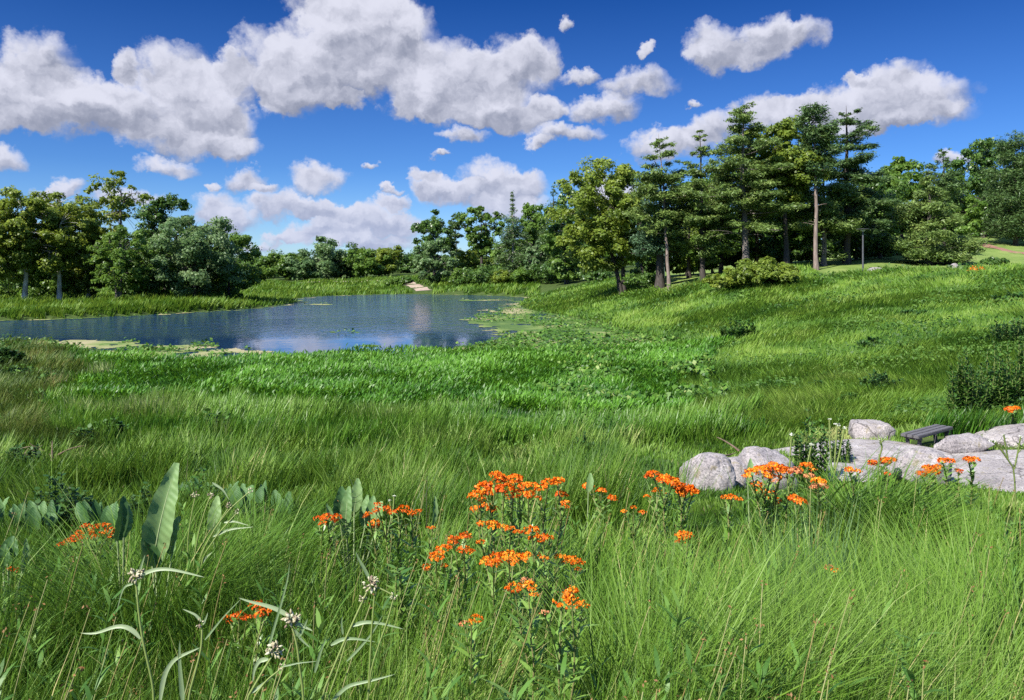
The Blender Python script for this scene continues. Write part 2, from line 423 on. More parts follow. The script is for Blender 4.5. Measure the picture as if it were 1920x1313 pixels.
def build_ground():
    ang = np.concatenate([np.radians(np.linspace(-180, -48, 34))[:-1], np.radians(np.linspace(-48, 48, 420)), np.radians(np.linspace(48, 180, 34))[1:-1]])
    rad = np.geomspace(0.35, 6000, 430)
    A, R = np.meshgrid(ang, rad)
    X, Y = R * np.sin(A), R * np.cos(A)
    Z, sd = height(X, Y, True)
    nA = len(ang)
    v = np.stack([X, Y, Z], -1).reshape(-1, 3)
    i = np.arange(len(rad) - 1)[:, None] * nA; j = np.arange(nA)[None]; j2 = (j + 1) % nA
    f = np.stack([i + j, i + nA + j, i + nA + j2, i + j2], -1).reshape(-1, 4)
    hub = np.array([[0, 0, H1(0, 0)]])
    n = len(v)
    hubf = np.stack([np.full(nA // 2, n), np.arange(0, nA - 1, 2)[:nA // 2], (np.arange(0, nA - 1, 2) + 1)[:nA // 2], (np.arange(0, nA - 1, 2) + 2)[:nA // 2] % nA], -1)
    m, nt, out = nodes_of('ground_soil')
    at = nt.nodes.new('ShaderNodeAttribute'); at.attribute_name = 'tint'
    nz = noise_n(nt, 1.7, 8, 0.65)
    soil = ramp(nt, nz, [(0.3, (.025, .035, .010)), (0.5, (.045, .075, .016)), (0.7, (.075, .095, .03))])
    lw = ramp(nt, noise_n(nt, 0.35, 9, 0.7), [(0.3, (.095, .15, .032)), (0.55, (.16, .22, .055)), (0.75, (.24, .25, .09))])
    mx = nt.nodes.new('ShaderNodeMix'); mx.data_type = 'RGBA'
    nt.links.new(at.outputs['Fac'], mx.inputs['Factor']); nt.links.new(soil, mx.inputs[6]); nt.links.new(lw, mx.inputs[7])
    b = nt.nodes.new('ShaderNodeBsdfPrincipled'); b.inputs['Roughness'].default_value = 0.95; b.inputs['Specular IOR Level'].default_value = 0.1
    nt.links.new(mx.outputs[2], b.inputs['Base Color'])
    bp = nt.nodes.new('ShaderNodeBump'); bp.inputs['Strength'].default_value = 0.6; bp.inputs['Distance'].default_value = 0.1
    nt.links.new(noise_n(nt, 5, 8, 0.7), bp.inputs['Height']); nt.links.new(bp.outputs[0], b.inputs['Normal'])
    nt.links.new(b.outputs[0], out.inputs['Surface'])
    mb = MB(); mb.add(np.concatenate([v, hub]), np.concatenate([f, hubf]), np.concatenate([zone_lawn(X, Y).ravel(), [0]]))
    tag(mb.build('ground', m, smooth=True), kind='structure')
build_ground()

def build_water():
    m, nt, out = nodes_of('pond_water')
    b = nt.nodes.new('ShaderNodeBsdfPrincipled')
    b.inputs['Base Color'].default_value = (.012, .036, .085, 1); b.inputs['Roughness'].default_value = 0.045
    b.inputs['IOR'].default_value = 1.333
    wv = noise_n(nt, 1.0, 4, 0.6, stretch=(.75, 0.34, 1))
    wv2 = noise_n(nt, 1.0, 3, 0.6, stretch=(2.2, 1.0, 1))
    calm = noise_n(nt, 1.0, 3, 0.5, stretch=(.030, .075, 1))
    geo = nt.nodes.new('ShaderNodeNewGeometry'); sp = nt.nodes.new('ShaderNodeSeparateXYZ'); nt.links.new(geo.outputs['Position'], sp.inputs[0])
    dist = nt.nodes.new('ShaderNodeMapRange'); dist.inputs['From Min'].default_value = 68; dist.inputs['From Max'].default_value = 88
    dist.inputs['To Min'].default_value = 0.03; nt.links.new(sp.outputs[1], dist.inputs['Value'])
    cm = nt.nodes.new('ShaderNodeMapRange'); cm.inputs['From Min'].default_value = 0.36; cm.inputs['From Max'].default_value = 0.60
    cm.inputs['To Min'].default_value = 0.55
    nt.links.new(calm, cm.inputs['Value'])
    st = mathn(nt, 'MULTIPLY', dist.outputs[0], cm.outputs[0])
    hgt = mathn(nt, 'ADD', wv, mathn(nt, 'MULTIPLY', wv2, 0.35))
    bp = nt.nodes.new('ShaderNodeBump'); bp.inputs['Distance'].default_value = 0.5
    nt.links.new(st, bp.inputs['Strength']); nt.links.new(hgt, bp.inputs['Height']); nt.links.new(bp.outputs[0], b.inputs['Normal'])
    nt.links.new(b.outputs[0], out.inputs['Surface'])
    bm = bmesh.new()
    c = PONDW.mean(0)
    # grown a little so that the water runs under its banks
    P = []
    for i in range(len(PONDW)):
        t = PONDW[(i + 1) % len(PONDW)] - PONDW[i - 1]; nn = np.array([t[1], -t[0]]) / (np.linalg.norm(t) + 1e-9)
        P.append(PONDW[i] + nn * 1.0)
    vs = [bm.verts.new((p[0], p[1], 0)) for p in P]
    fc = bm.faces.new(vs); bmesh.ops.triangulate(bm, faces=[fc])
    for f in bm.faces:
        if f.normal.z < 0: f.normal_flip()
    me = bpy.data.meshes.new('water'); bm.to_mesh(me); bm.free(); me.materials.append(m)
    o = bpy.data.objects.new('water', me); COL.objects.link(o); tag(o, kind='structure')
build_water()

def ribbon(name, pts, mat, lift=0.03, seg=10, wseg=4):
    """a path laid over the terrain: pts = (px, d, half width in metres)"""
    P = np.array([[(a - 960) / F * d, d, w] for a, d, w in pts], float)
    t = np.linspace(0, len(P) - 1, seg * (len(P) - 1) + 1)
    C = np.stack([np.interp(t, range(len(P)), P[:, k]) for k in range(3)], 1)
    tan = np.gradient(C[:, :2], axis=0); tan /= np.linalg.norm(tan, axis=1, keepdims=True)
    nn = np.stack([-tan[:, 1], tan[:, 0]], 1)
    s = np.linspace(-1, 1, wseg + 1)
    wob = (fbm(t * 3, t * 0, seed=21) - .5) * .5
    xy = C[:, None, :2] + nn[:, None] * (s[None, :, None] * (C[:, 2] * (1 + wob))[:, None, None])
    z = height(xy[..., 0], xy[..., 1]) + lift
    v = np.concatenate([xy, z[..., None]], -1).reshape(-1, 3)
    i = np.arange(len(C) - 1)[:, None] * (wseg + 1); j = np.arange(wseg)[None]
    mb = MB(); mb.add(v, np.stack([i + j, i + j + 1, i + wseg + 2 + j, i + wseg + 1 + j], -1), .5)
    return tag(mb.build(name, mat, smooth=True), kind='structure')
M_PATH = solid_mat('pale_gravel', [(.3, (.24, .18, .135)), (.6, (.36, .28, .21)), (.8, (.43, .35, .27))], 1.2, coord='pos')
M_DIRT = solid_mat('brown_dirt', [(.3, (.15, .075, .05)), (.55, (.24, .13, .09)), (.75, (.33, .20, .13))], 0.8, coord='pos')
M_PAVE = solid_mat('pale_concrete', [(.3, (.42, .35, .31)), (.7, (.58, .50, .45))], 1.0, coord='pos')
ribbon('gravel_path', [(795,186,1.6),(785,194,1.8),(772,203,1.9),(764,212,2.0),(755,222,2.4),(700,236,3),(560,246,3)], M_PATH, 0.08)
ribbon('dirt_path', [(1945,136,1.4),(1900,139,1.5),(1870,143,1.5),(1848,148,1.5),(1830,154,1.5),(1815,162,1.5)], M_DIRT, 0.06)
ribbon('paved_path', [(1335,117.5,2.2),(1352,117.5,2.2),(1370,119,2.2),(1400,122,2.2)], M_PAVE, 0.06)
# ---------------------------------------------------------------- trees
M_BARK = solid_mat('grey_bark', [(.3, (.06, .05, .045)), (.55, (.14, .12, .105)), (.75, (.24, .21, .19))], 2.2, bump=.8, stretch=(3, 3, .5))
M_BARKD = solid_mat('dark_bark', [(.3, (.028, .023, .02)), (.55, (.06, .05, .042)), (.75, (.10, .085, .07))], 2.2, bump=.8, stretch=(3, 3, .5))
M_BARKP = solid_mat('pale_bark', [(.3, (.20, .175, .14)), (.5, (.42, .39, .33)), (.7, (.62, .60, .53))], 1.3, bump=.4, stretch=(2, 2, .6))
M_BARKR = solid_mat('pinkish_bark', [(.3, (.11, .08, .066)), (.55, (.20, .155, .13)), (.75, (.30, .245, .215))], 2.0, bump=.8, stretch=(3, 3, .6))
LEAF = {
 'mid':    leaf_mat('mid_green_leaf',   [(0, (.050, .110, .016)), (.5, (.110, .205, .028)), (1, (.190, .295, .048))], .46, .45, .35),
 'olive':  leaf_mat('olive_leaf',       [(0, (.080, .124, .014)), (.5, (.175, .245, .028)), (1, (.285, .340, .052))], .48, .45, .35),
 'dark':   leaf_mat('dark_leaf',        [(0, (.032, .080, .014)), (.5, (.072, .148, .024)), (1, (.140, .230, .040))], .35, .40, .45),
 'blue':   leaf_mat('silvery_leaf',     [(0, (.058, .120, .040)), (.5, (.130, .225, .074)), (1, (.27, .36, .17))], .44, .45, .35),
 'yellow': leaf_mat('yellow_green_leaf',[(0, (.085, .140, .016)), (.5, (.180, .255, .032)), (1, (.29, .36, .056))], .48, .45, .35),
 'pine':   leaf_mat('pine_needles',     [(0, (.060, .110, .028)), (.5, (.135, .210, .046)), (1, (.235, .300, .076))], .28, .48, .35),
 'pined':  leaf_mat('dark_needles',     [(0, (.034, .076, .026)), (.5, (.080, .145, .040)), (1, (.155, .230, .062))], .25, .48, .35),
 'pineb':  leaf_mat('bluish_needles',   [(0, (.042, .092, .044)), (.5, (.100, .185, .088)), (1, (.180, .270, .130))], .26, .48, .35),
}
def unit(v): return v / (np.linalg.norm(v, axis=-1, keepdims=True) + 1e-9)
def sph(n, r): return unit(r.normal(size=(n, 3)))
def curve(a, b, up, n=6):
    t = np.linspace(0, 1, n)[:, None]; a = np.asarray(a, float); b = np.asarray(b, float)
    m = (a + b) / 2 + np.array([0, 0, up])
    return (1 - t) ** 2 * a + 2 * t * (1 - t) * m + t ** 2 * b
def deciduous(root, seed, H, R, zb, leaves, leaf, mat, bark=None, clump=.22, nclump=70, lean=0.0, trunk_r=None, twins=1,
              fill=.24, ry=None, shape=1.0, vis=0.0, wind=0.25, th=0.72, thin=1.0, trunk_name='trunk', crown_name='crown'):
    """zb: underside of the crown; shape > 1 widens the top, < 1 the bottom; vis: how strong the limbs show"""
    r = np.random.default_rng(seed); tb, cb = MB(), MB()
    trunk_r = trunk_r or 0.018 * H + 0.05; ry = ry or R
    trunks = []
    for k in range(twins):
        off = (k - (twins - 1) / 2)
        n = 8; t = np.linspace(0, 1, n)
        x = off * trunk_r * 1.1 + off * H * .16 * t + lean * H * t ** 1.3 + np.cumsum(r.normal(0, .012 * H / 3, n)) * (t > 0)
        y = off * .2 + np.cumsum(r.normal(0, .012 * H / 3, n)) * (t > 0)
        P = np.stack([x, y, t * H * th - 0.4 * (t == 0)], 1)
        trunks.append(P)
        tb.tube(P, trunk_r * (1 - .8 * t) * np.where(t == 0, 1.45, 1.0), 8, .5)
    zc, hz = (zb + H) / 2, (H - zb) / 2
    cx = lean * H * .75
    ph = r.uniform(0, 6.28, (5, 2)); am = r.uniform(.05, .15, 5)
    def env(d):
        az = np.arctan2(d[:, 1], d[:, 0]); el = np.arcsin(np.clip(d[:, 2], -1, 1)); f = np.ones(len(d))
        for k in range(5): f += am[k] * np.cos((k + 1) * az + ph[k, 0]) * np.cos((k + 1) * .8 * el + ph[k, 1])
        return f
    d = sph(nclump, r); rad = np.where(r.random(nclump) < fill, r.uniform(.15, .62, nclump), r.uniform(.66, 1.0, nclump)) * env(d)
    sq = (np.abs(d) ** 2.7).sum(1, keepdims=True) ** (-1 / 2.7)
    C = d * sq * rad[:, None] * np.array([R, ry, hz])
    wz = 1 + (shape - 1) * C[:, 2] / hz; C[:, 0] *= wz; C[:, 1] *= wz
    C += [cx, 0, zc]
    C[:, 2] = np.clip(C[:, 2], zb * .75, H * .985)
    # limbs: primary from the trunk, each clump hangs on the nearest primary
    nl = max(5, int(9 * (H - zb) / H * 1.6)); prim = []
    dl = sph(nl * 4, r); dl = dl[dl[:, 2] > -.35][:nl]
    for k, q in enumerate(dl):
        E = np.array([cx, 0, zc]) + q * np.array([R, ry, hz]) * r.uniform(.55, .85)
        T = trunks[k % twins]; t0 = np.clip((E[2] - R * .55) / (H * th), max(.12, zb / H * .75), .97)
        A = np.array([np.interp(t0, np.linspace(0, 1, len(T)), T[:, i]) for i in range(3)])
        P = curve(A, E, .10 * np.linalg.norm(E - A), 7); P[1:-1] += r.normal(0, .012 * H, (5, 3))
        prim.append(P); rr = trunk_r * (.42 + .1 * vis) * (1 - t0 * .5)
        tb.tube(P, np.linspace(rr, rr * .2, 7), 5, .5)
    PP = np.concatenate([P[2:] for P in prim])
    for c in C:
        j = np.argmin(((PP - c) ** 2).sum(1) + 3 * np.maximum(PP[:, 2] - c[2], 0))
        P = curve(PP[j], c, .04 * H, 4); tb.tube(P, np.linspace(trunk_r * .11, trunk_r * .035, 4), 4, .5)
    per = r.dirichlet(np.full(nclump, 6.0)) * leaves
    L, Nn, Tn = [], [], []
    for c, m in zip(C, per.astype(int)):
        rc = clump * R * r.uniform(.65, 1.35)
        m = max(8, int(m))
        # a clump is itself a few twig ends
        q = sph(6, r) * rc * .62 * np.array([1.1, 1.1, .7])
        k = r.integers(0, 6, m)
        o = q[k] + sph(m, r) * (r.random((m, 1)) ** .6) * rc * .62 * np.array([1, 1, .72])
        L.append(c + o); Nn.append(unit(o) * .75 + np.array([0, 0, .45]) + r.normal(0, .45, (m, 3)))
        Tn.append(np.clip(.47 + r.normal(0, .12) + r.normal(0, .17, m), 0, 1))
    L, Nn, Tn = np.concatenate(L), np.concatenate(Nn), np.concatenate(Tn)
    keep = L[:, 2] > max(.25, zb * .55)
    L, Nn, Tn = L[keep], Nn[keep], Tn[keep]
    dr = r.normal(size=(len(L), 3)) + np.array([wind * 2, 0, -.3])
    cb.kites(L, Nn, leaf * 1.22 * r.uniform(.6, 1.4, len(L)), r.uniform(.5, .8, len(L)), Tn, r, dr)
    tb.build(trunk_name, bark or M_BARK, root, True); cb.build(crown_name, mat, root)
def conifer(root, seed, H, R, zb, leaves, leaf, mat, bark=None, trunk_r=None, whorl=1.0, prof='white', lean=0.0, droop=0.0, per=5,
            gap=.25, flat=.28, bend=0.0, dead=0, tuft=.9):
    """whorls of level branches that carry flat sprays of needles"""
    r = np.random.default_rng(seed); tb, cb = MB(), MB()
    trunk_r = trunk_r or .016 * H + .04
    n = 12; t = np.linspace(0, 1, n)
    T = np.stack([lean * H * t + bend * H * np.sin(t * 3.0) + np.cumsum(r.normal(0, .0035 * H, n)) * (t > 0), np.cumsum(r.normal(0, .003 * H, n)) * (t > 0), t * H - .4 * (t == 0)], 1)
    tb.tube(T, np.maximum(trunk_r * (1 - t) ** .75, .015) * np.where(t == 0, 1.35, 1), 8, .5)
    at = lambda z: np.array([np.interp(z, T[:, 2], T[:, k]) for k in range(3)])
    zs = np.arange(zb, H * .985, whorl); zs = np.repeat(zs, 2) + r.normal(0, whorl * .42, len(zs) * 2); per = (per + 1) // 2
    pts, nrm, dirs, tin, wts = [], [], [], [], []
    for z in zs:
        s = np.clip((z - zb) / (H - zb), 0, 1)
        if prof == 'white': ln = max(.55, R * (np.interp(s, [0, .12, .35, .7, .9, 1], [.70, 1.0, .92, .56, .28, .09])))
        elif prof == 'cone': ln = R * (1 - s) ** .9 + .12
        elif prof == 'spire': ln = R * np.interp(s, [0, .3, .62, .8, 1], [1, .85, .55, .13, .03]) + .1
        elif prof == 'red': ln = R * np.interp(s, [0, .15, .6, .88, 1], [.55, .8, 1.0, .7, .2])
        else: ln = R * np.interp(s, [0, .5, .85, 1], [.8, 1, .55, .1])
        k = max(2, per + r.integers(-1, 2)); a0 = r.uniform(0, 6.28)
        for j in range(k):
            if r.random() < gap * .5: continue
            az = a0 + j * 6.283 / k + r.normal(0, .25); l = ln * r.uniform(.45, 1.22)
            rise = r.normal(.08, .17) - droop + 0.9 * max(0, s - .6)
            d = np.array([math.cos(az), math.sin(az), 0]); A = at(z)
            E = A + d * l + np.array([0, 0, l * rise])
            P = curve(A, E, -.10 * l if droop < .2 else .06 * l, 6)
            rr = max(.015, trunk_r * .26 * (1 - s * .6) * min(1, l / 3))
            tb.tube(P, np.linspace(rr, rr * .25, 6), 4, .5)
            m = max(2, int(l / .55)); q = r.random(m) ** .6
            for u in q:
                if u < .22 and s < .8: continue
                c = np.array([np.interp(u, np.linspace(0, 1, 6), P[:, i]) for i in range(3)])
                sp = (.16 + .22 * (1 - abs(u - .6))) * max(.9, min(l, 3.2)) * tuft
                side = np.array([-d[1], d[0], 0])
                c = c + side * r.normal(0, .16 * l) + np.array([0, 0, r.normal(.06, .08)])
                pts.append((c, sp, d)); wts.append(sp ** 1.6)
    wts = np.array(wts); cnt = np.maximum(6, wts / wts.sum() * leaves).astype(int)
    L, Nn, D, Tn = [], [], [], []
    for (c, sp, d), m in zip(pts, cnt):
        o = r.normal(size=(m, 3)) * sp * np.array([.52, .52, flat])
        L.append(c + o + [0, 0, sp * .1]); Nn.append(r.normal(0, .55, (m, 3)) + np.array([0, 0, .9]) + unit(o) * .35)
        D.append(np.tile(d, (m, 1)) + r.normal(0, .6, (m, 3)) + np.array([.25, 0, .25]))
        Tn.append(np.clip(.45 + r.normal(0, .13) + r.normal(0, .15, m), 0, 1))
    L, Nn, D, Tn = map(np.concatenate, (L, Nn, D, Tn))
    keep = L[:, 2] > .15
    L, Nn, D, Tn = L[keep], Nn[keep], D[keep], Tn[keep]
    cb.kites(L, Nn, leaf * r.uniform(.6, 1.4, len(L)), r.uniform(.22, .36, len(L)), Tn, r, D, fold=.05)
    for k in range(dead):
        z = r.uniform(zb * .45, zb * 1.05); az = r.uniform(0, 6.28); l = R * r.uniform(.35, .8)
        A = at(z); tb.tube(curve(A, A + np.array([math.cos(az) * l, math.sin(az) * l, r.uniform(-.1, .25) * l]), .1 * l, 5), np.linspace(.045, .015, 5), 4, .5)
    tb.build('trunk', bark or M_BARK, root, True); cb.build('crown', mat, root)

def plant_tree(kind, name, label, px, d, top, halfw, under, seed, cat='tree', group=None, **kw):
    x = (px - 960) / F * d; z = H1(x, d); root = thing(name, label, cat, (x, d, z), group)
    kw['leaves'] = int(kw['leaves'] * 1.25)
    Hh = EYE - (top - HOR) / F * d - z; R = halfw / F * d; zb = max(.3, EYE - (under - HOR) / F * d - z)
    (deciduous if kind == 'd' else conifer)(root, seed, Hh, R, zb, **kw)
    return root
GL, GC, GP, GF = 'trees on the left bank', 'trees beyond the pond by the gravel path', 'trees of the pine grove on the slope', 'distant trees on the skyline'
def D(*a, **k): return plant_tree('d', *a, **k)
def P(*a, **k): return plant_tree('c', *a, **k)
lf = lambda d: .0026 * d       # leaf clump size that suits the distance

# left bank (about 125 m away)
D('sycamore_tree', 'olive green sycamore cut by the left frame edge, nearest the corner', -12, 122, 366, 52, 540, 101, group=GL, leaves=15300, leaf=.33, mat=LEAF['olive'], bark=M_BARKP, clump=.24, nclump=90)
D('sycamore_tree', 'olive green sycamore with a straight pale trunk standing bare to the bank', 45, 124, 358, 66, 492, 102, group=GL, leaves=25500, leaf=.33, mat=LEAF['olive'], bark=M_BARKP, clump=.22, nclump=120, lean=.0, trunk_r=.42, th=.85)
D('sycamore_tree', 'olive green sycamore with a white forked upper trunk among the leaves', 112, 127, 368, 64, 505, 103, group=GL, leaves=23800, leaf=.33, mat=LEAF['olive'], bark=M_BARKP, clump=.22, nclump=120, trunk_r=.38, th=.85)
D('sycamore_tree', 'dense yellowish sycamore behind the forked one, filling the gap to the tall tree', 165, 136, 398, 52, 548, 104, group=GL, leaves=18700, leaf=.36, mat=LEAF['olive'], bark=M_BARKP, clump=.24, nclump=105)
D('tall_tree', 'tallest left bank tree, open crown with wind swept tufts against the cloud', 222, 134, 321, 56, 446, 105, group=GL, leaves=4200, leaf=.36, mat=LEAF['olive'], bark=M_BARK, clump=.20, nclump=62, vis=1.2, th=.86, trunk_r=.4, fill=.25, shape=.9)
D('broadleaf_tree', 'soft light green low tree below the tall open one at the water meadow', 222, 121, 428, 58, 545, 106, group=GL, leaves=15000, leaf=.30, mat=LEAF['mid'], bark=M_BARK, clump=.20, nclump=95, th=.8, twins=2)
D('oak_tree', 'dark green rounded tree rising between the tall open tree and the pale one', 312, 133, 369, 50, 500, 107, group=GL, leaves=12000, leaf=.34, mat=LEAF['dark'], bark=M_BARKD, clump=.26, nclump=60)
D('maple_tree', 'broad silvery green tree overhanging the bank at the end of the row', 362, 126, 402, 74, 552, 108, group=GL, leaves=20000, leaf=.32, mat=LEAF['blue'], bark=M_BARKD, clump=.22, nclump=95)
D('maple_tree', 'last tree of the left row, rounded dark green beside the water', 428, 134, 424, 50, 556, 109, group=GL, leaves=13000, leaf=.34, mat=LEAF['mid'], bark=M_BARKD, clump=.24, nclump=70)
D('maple_tree', 'small dark green tree filled in between the low light one and the silvery one', 290, 127, 452, 44, 556, 110, group=GL, leaves=11000, leaf=.32, mat=LEAF['mid'], bark=M_BARKD, clump=.24, nclump=60)
for k, (px, d, top, hw, sd, lb) in enumerate(((20,138,462,50,121,'dark thicket bush behind the sycamore trunks at the left edge'),(90,138,455,54,122,'dark thicket bush between the two pale sycamore trunks'),
        (160,138,462,52,123,'dark thicket bush in the shade right of the forked sycamore'),(270,140,470,54,124,'dark thicket bush in the shade behind the low light tree'),
        (330,142,478,55,125,'dark thicket bush below the silvery tree'),(400,142,480,48,126,'dark thicket bush beneath the last trees of the left row'))):
    D('thicket_bush', lb, px, d, top, hw, 563, sd, 'bush', 'dark thickets under the left bank trees', leaves=11000, leaf=.36, mat=LEAF['mid'], bark=M_BARKD, clump=.3, nclump=40, trunk_r=.06, twins=2)
# the skyline trees far behind the pond
far = [(470,262,484,38,'mid','rounded far tree half hidden by the end of the left row'),(500,290,479,34,'mid','low mid green far tree, first of the skyline'),
 (535,268,477,36,'mid','round full mid green far tree left of the tall grey green one'),(572,258,486,30,'blue','small pale far tree at the foot of the tall grey green one'),
 (612,262,447,44,'blue','tall grey green far tree standing above the skyline'),(650,270,468,34,'dark','dark ragged far tree right of the tall grey green one'),
 (688,262,470,40,'mid','olive rounded far tree left of the gravel path'),(722,266,466,34,'olive','wide olive far tree nearest the top of the gravel path'),
 (752,300,482,30,'dark','low dark far tree behind the top of the gravel path'),(590,330,474,50,'dark','dark tree peeping over the skyline behind the grey green one'),
 (440,330,476,50,'dark','dark tree peeping over the skyline behind the left row'),(520,340,474,50,'dark','dark tree peeping over the skyline left of the round one'),
 (670,340,472,46,'dark','dark tree peeping over the skyline between the grey green and olive ones'),(745,350,476,50,'dark','dark tree peeping over the skyline above the gravel path'),
 (790,310,480,40,'mid','mid green far tree half hidden by the tree beside the gravel path')]
for k, (px, d, top, hw, mt, lb) in enumerate(far):
    D('skyline_tree', lb, px, d, top, hw, 533 if d < 300 else 512, 200 + k, group=GF, leaves=6500, leaf=.62, mat=LEAF[mt], bark=M_BARKD, clump=.26, nclump=48, trunk_r=.25)
# beyond the pond, right of the path (about 190-215 m)
D('tall_tree', 'tall dark tree with tiered crown standing behind the pale one by the gravel path', 815, 214, 394, 40, 500, 301, group=GC, leaves=8500, leaf=.5, mat=LEAF['dark'], bark=M_BARKD, clump=.24, nclump=55, vis=1)
D('maple_tree', 'pale green bushy tree reaching the grass beside the gravel path', 815, 200, 452, 40, 527, 302, group=GC, leaves=11000, leaf=.48, mat=LEAF['blue'], bark=M_BARK, clump=.2, nclump=80, shape=.8)
P('pine_tree', 'thin pine with a bare double trunk right of the tall dark tree', 856, 215, 404, 15, 452, 303, group=GC, leaves=2500, leaf=.7, mat=LEAF['pined'], bark=M_BARK, whorl=1.3, prof='red', trunk_r=.22)
P('pine_tree', 'thin pine with a bare pale trunk just left of the vase shaped tree', 848, 219, 416, 12, 455, 304, group=GC, leaves=1800, leaf=.7, mat=LEAF['pined'], bark=M_BARK, whorl=1.3, prof='red', trunk_r=.22)
D('elm_tree', 'vase shaped tree with spreading limbs and sky showing below its crown', 902, 206, 389, 36, 478, 305, group=GC, leaves=7000, leaf=.5, mat=LEAF['mid'], bark=M_BARKD, clump=.24, nclump=55, shape=1.35, vis=1.4, trunk_r=.45, th=.8)
D('low_tree', 'yellow green low tree behind the vase shaped tree', 880, 225, 470, 38, 522, 306, group=GC, leaves=5000, leaf=.55, mat=LEAF['yellow'], bark=M_BARKD, clump=.26, nclump=40)
P('spruce_tree', 'narrow spire topped spruce with a pale bare trunk foot', 962, 192, 359, 36, 506, 307, group=GC, leaves=11000, leaf=.55, mat=LEAF['pined'], bark=M_BARKP, whorl=.75, prof='spire', droop=.32, per=6, flat=.4, trunk_r=.42)
D('broadleaf_tree', 'mid green tree close behind the spire topped spruce', 1000, 205, 377, 44, 512, 308, group=GC, leaves=11000, leaf=.5, mat=LEAF['mid'], bark=M_BARKD, clump=.24, nclump=65)
P('spruce_tree', 'dark green spruce rising behind the leaning maple, left of its top', 1042, 190, 349, 46, 518, 309, group=GC, leaves=13000, leaf=.55, mat=LEAF['pined'], bark=M_BARKD, whorl=.9, prof='cone', droop=.22, per=7, flat=.4)
D('broadleaf_tree', 'mid green tree behind the leaning maple on its right', 1085, 188, 342, 44, 500, 310, group=GC, leaves=9000, leaf=.48, mat=LEAF['dark'], bark=M_BARKD, clump=.25, nclump=60)
D('willow_shrub', 'whitish green willow shrub between the spruces', 1003, 184, 452, 20, 520, 311, 'bush', leaves=4000, leaf=.42, mat=LEAF['blue'], bark=M_BARK, clump=.26, nclump=40)
for k, (px, d, top, hw, mt, lb) in enumerate(((905,190,503,44,'dark','low dark bush on the grass below the vase shaped tree'),(868,193,507,22,'mid','small round bush beside the pale bushy tree'),
        (985,183,505,26,'mid','low bush at the foot of the spire topped spruce'),(1032,178,495,34,'dark','dark bush left of the leaning maple, at its lower leaves'),
        (1075,170,498,30,'mid','mid green bush below the left side of the leaning maple'),(940,187,512,26,'olive','low olive bush left of the spruce trunk'),
        (740,208,524,18,'mid','small round bush beside the bend of the gravel path'),(762,212,522,12,'dark','small dark bush left of the gravel path top'),(1120,150,505,26,'dark','dark bush in the shade behind the leaning maple trunk'))):
    D('round_bush', lb, px, d, top, hw, 536 if px < 1100 else 530, 330 + k, 'bush', 'bushes along the far grass', leaves=3200, leaf=.40, mat=LEAF[mt], bark=M_BARKD, clump=.32, nclump=34, trunk_r=.05, twins=2)
# the leaning maple above the lily bay
D('leaning_maple', 'large pale leaved maple with two leaning trunks above the lily bay', 1168, 113, 312, 86, 508, 401, group=GP, leaves=38000, leaf=.34, mat=LEAF['yellow'], bark=M_BARKD, clump=.22, nclump=130, lean=-.15, twins=2, trunk_r=.34, th=.8, vis=1, fill=.4)
# pine grove
P('white_pine', 'slim white pine with a long bare pinkish trunk, nearest the maple', 1255, 100, 250, 70, 430, 402, group=GP, leaves=18000, leaf=.42, mat=LEAF['pine'], bark=M_BARKR, whorl=.95, prof='white', lean=-.045, per=4, trunk_r=.24, gap=.45, bend=.01, flat=.22, tuft=.8)
P('white_pine', 'thick dark trunked pine behind the slim one', 1237, 104, 330, 50, 480, 403, group=GP, leaves=13000, leaf=.42, mat=LEAF['pineb'], bark=M_BARKD, whorl=.9, prof='white', per=5, trunk_r=.62)
P('white_pine', 'dark trunked white pine between the slim pine and the great one', 1318, 101, 245, 68, 475, 404, group=GP, leaves=24000, leaf=.42, mat=LEAF['pine'], bark=M_BARKD, whorl=1.0, prof='white', lean=-.03, per=4, trunk_r=.36, gap=.5, flat=.2, tuft=.8)
P('white_pine', 'great white pine with a grey trunk, tallest of the grove', 1397, 97, 192, 104, 418, 405, group=GP, leaves=38000, leaf=.40, mat=LEAF['pine'], bark=M_BARK, whorl=1.05, prof='white', per=5, trunk_r=.46, gap=.5, dead=8, flat=.2, tuft=.8)
D('hickory_tree', 'bright yellow green broadleaf tree squeezed behind the great white pine', 1474, 99, 224, 66, 400, 406, group=GP, leaves=30000, leaf=.32, mat=LEAF['yellow'], bark=M_BARKD, clump=.25, nclump=85)
D('shade_tree', 'dark broadleaf tree filling the shade left of the great pine trunk', 1352, 112, 318, 64, 482, 407, group=GP, leaves=14000, leaf=.32, mat=LEAF['mid'], bark=M_BARKD, clump=.26, nclump=65)
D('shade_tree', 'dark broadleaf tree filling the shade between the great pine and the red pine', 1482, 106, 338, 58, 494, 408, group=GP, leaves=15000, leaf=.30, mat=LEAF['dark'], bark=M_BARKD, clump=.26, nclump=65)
P('red_pine', 'red pine with a straight pinkish bare trunk and tufted narrow top', 1531, 95, 194, 38, 335, 409, group=GP, leaves=8500, leaf=.42, mat=LEAF['pined'], bark=M_BARKR, whorl=1.15, prof='red', per=5, trunk_r=.29, gap=.35, flat=.5, dead=5)
P('white_pine', 'white pine behind the red pine, its level branches reaching forward past the trunk', 1545, 101, 292, 78, 455, 410, group=GP, leaves=17000, leaf=.42, mat=LEAF['pine'], bark=M_BARK, whorl=1.1, prof='white', per=5, trunk_r=.35, gap=.4)
P('white_pine', 'tall dark white pine right of the red pine, behind the lamp post', 1588, 103, 198, 84, 440, 411, group=GP, leaves=30000, leaf=.42, mat=LEAF['pined'], bark=M_BARKD, whorl=1.0, prof='white', per=5, trunk_r=.5, gap=.5, flat=.2, tuft=.8)
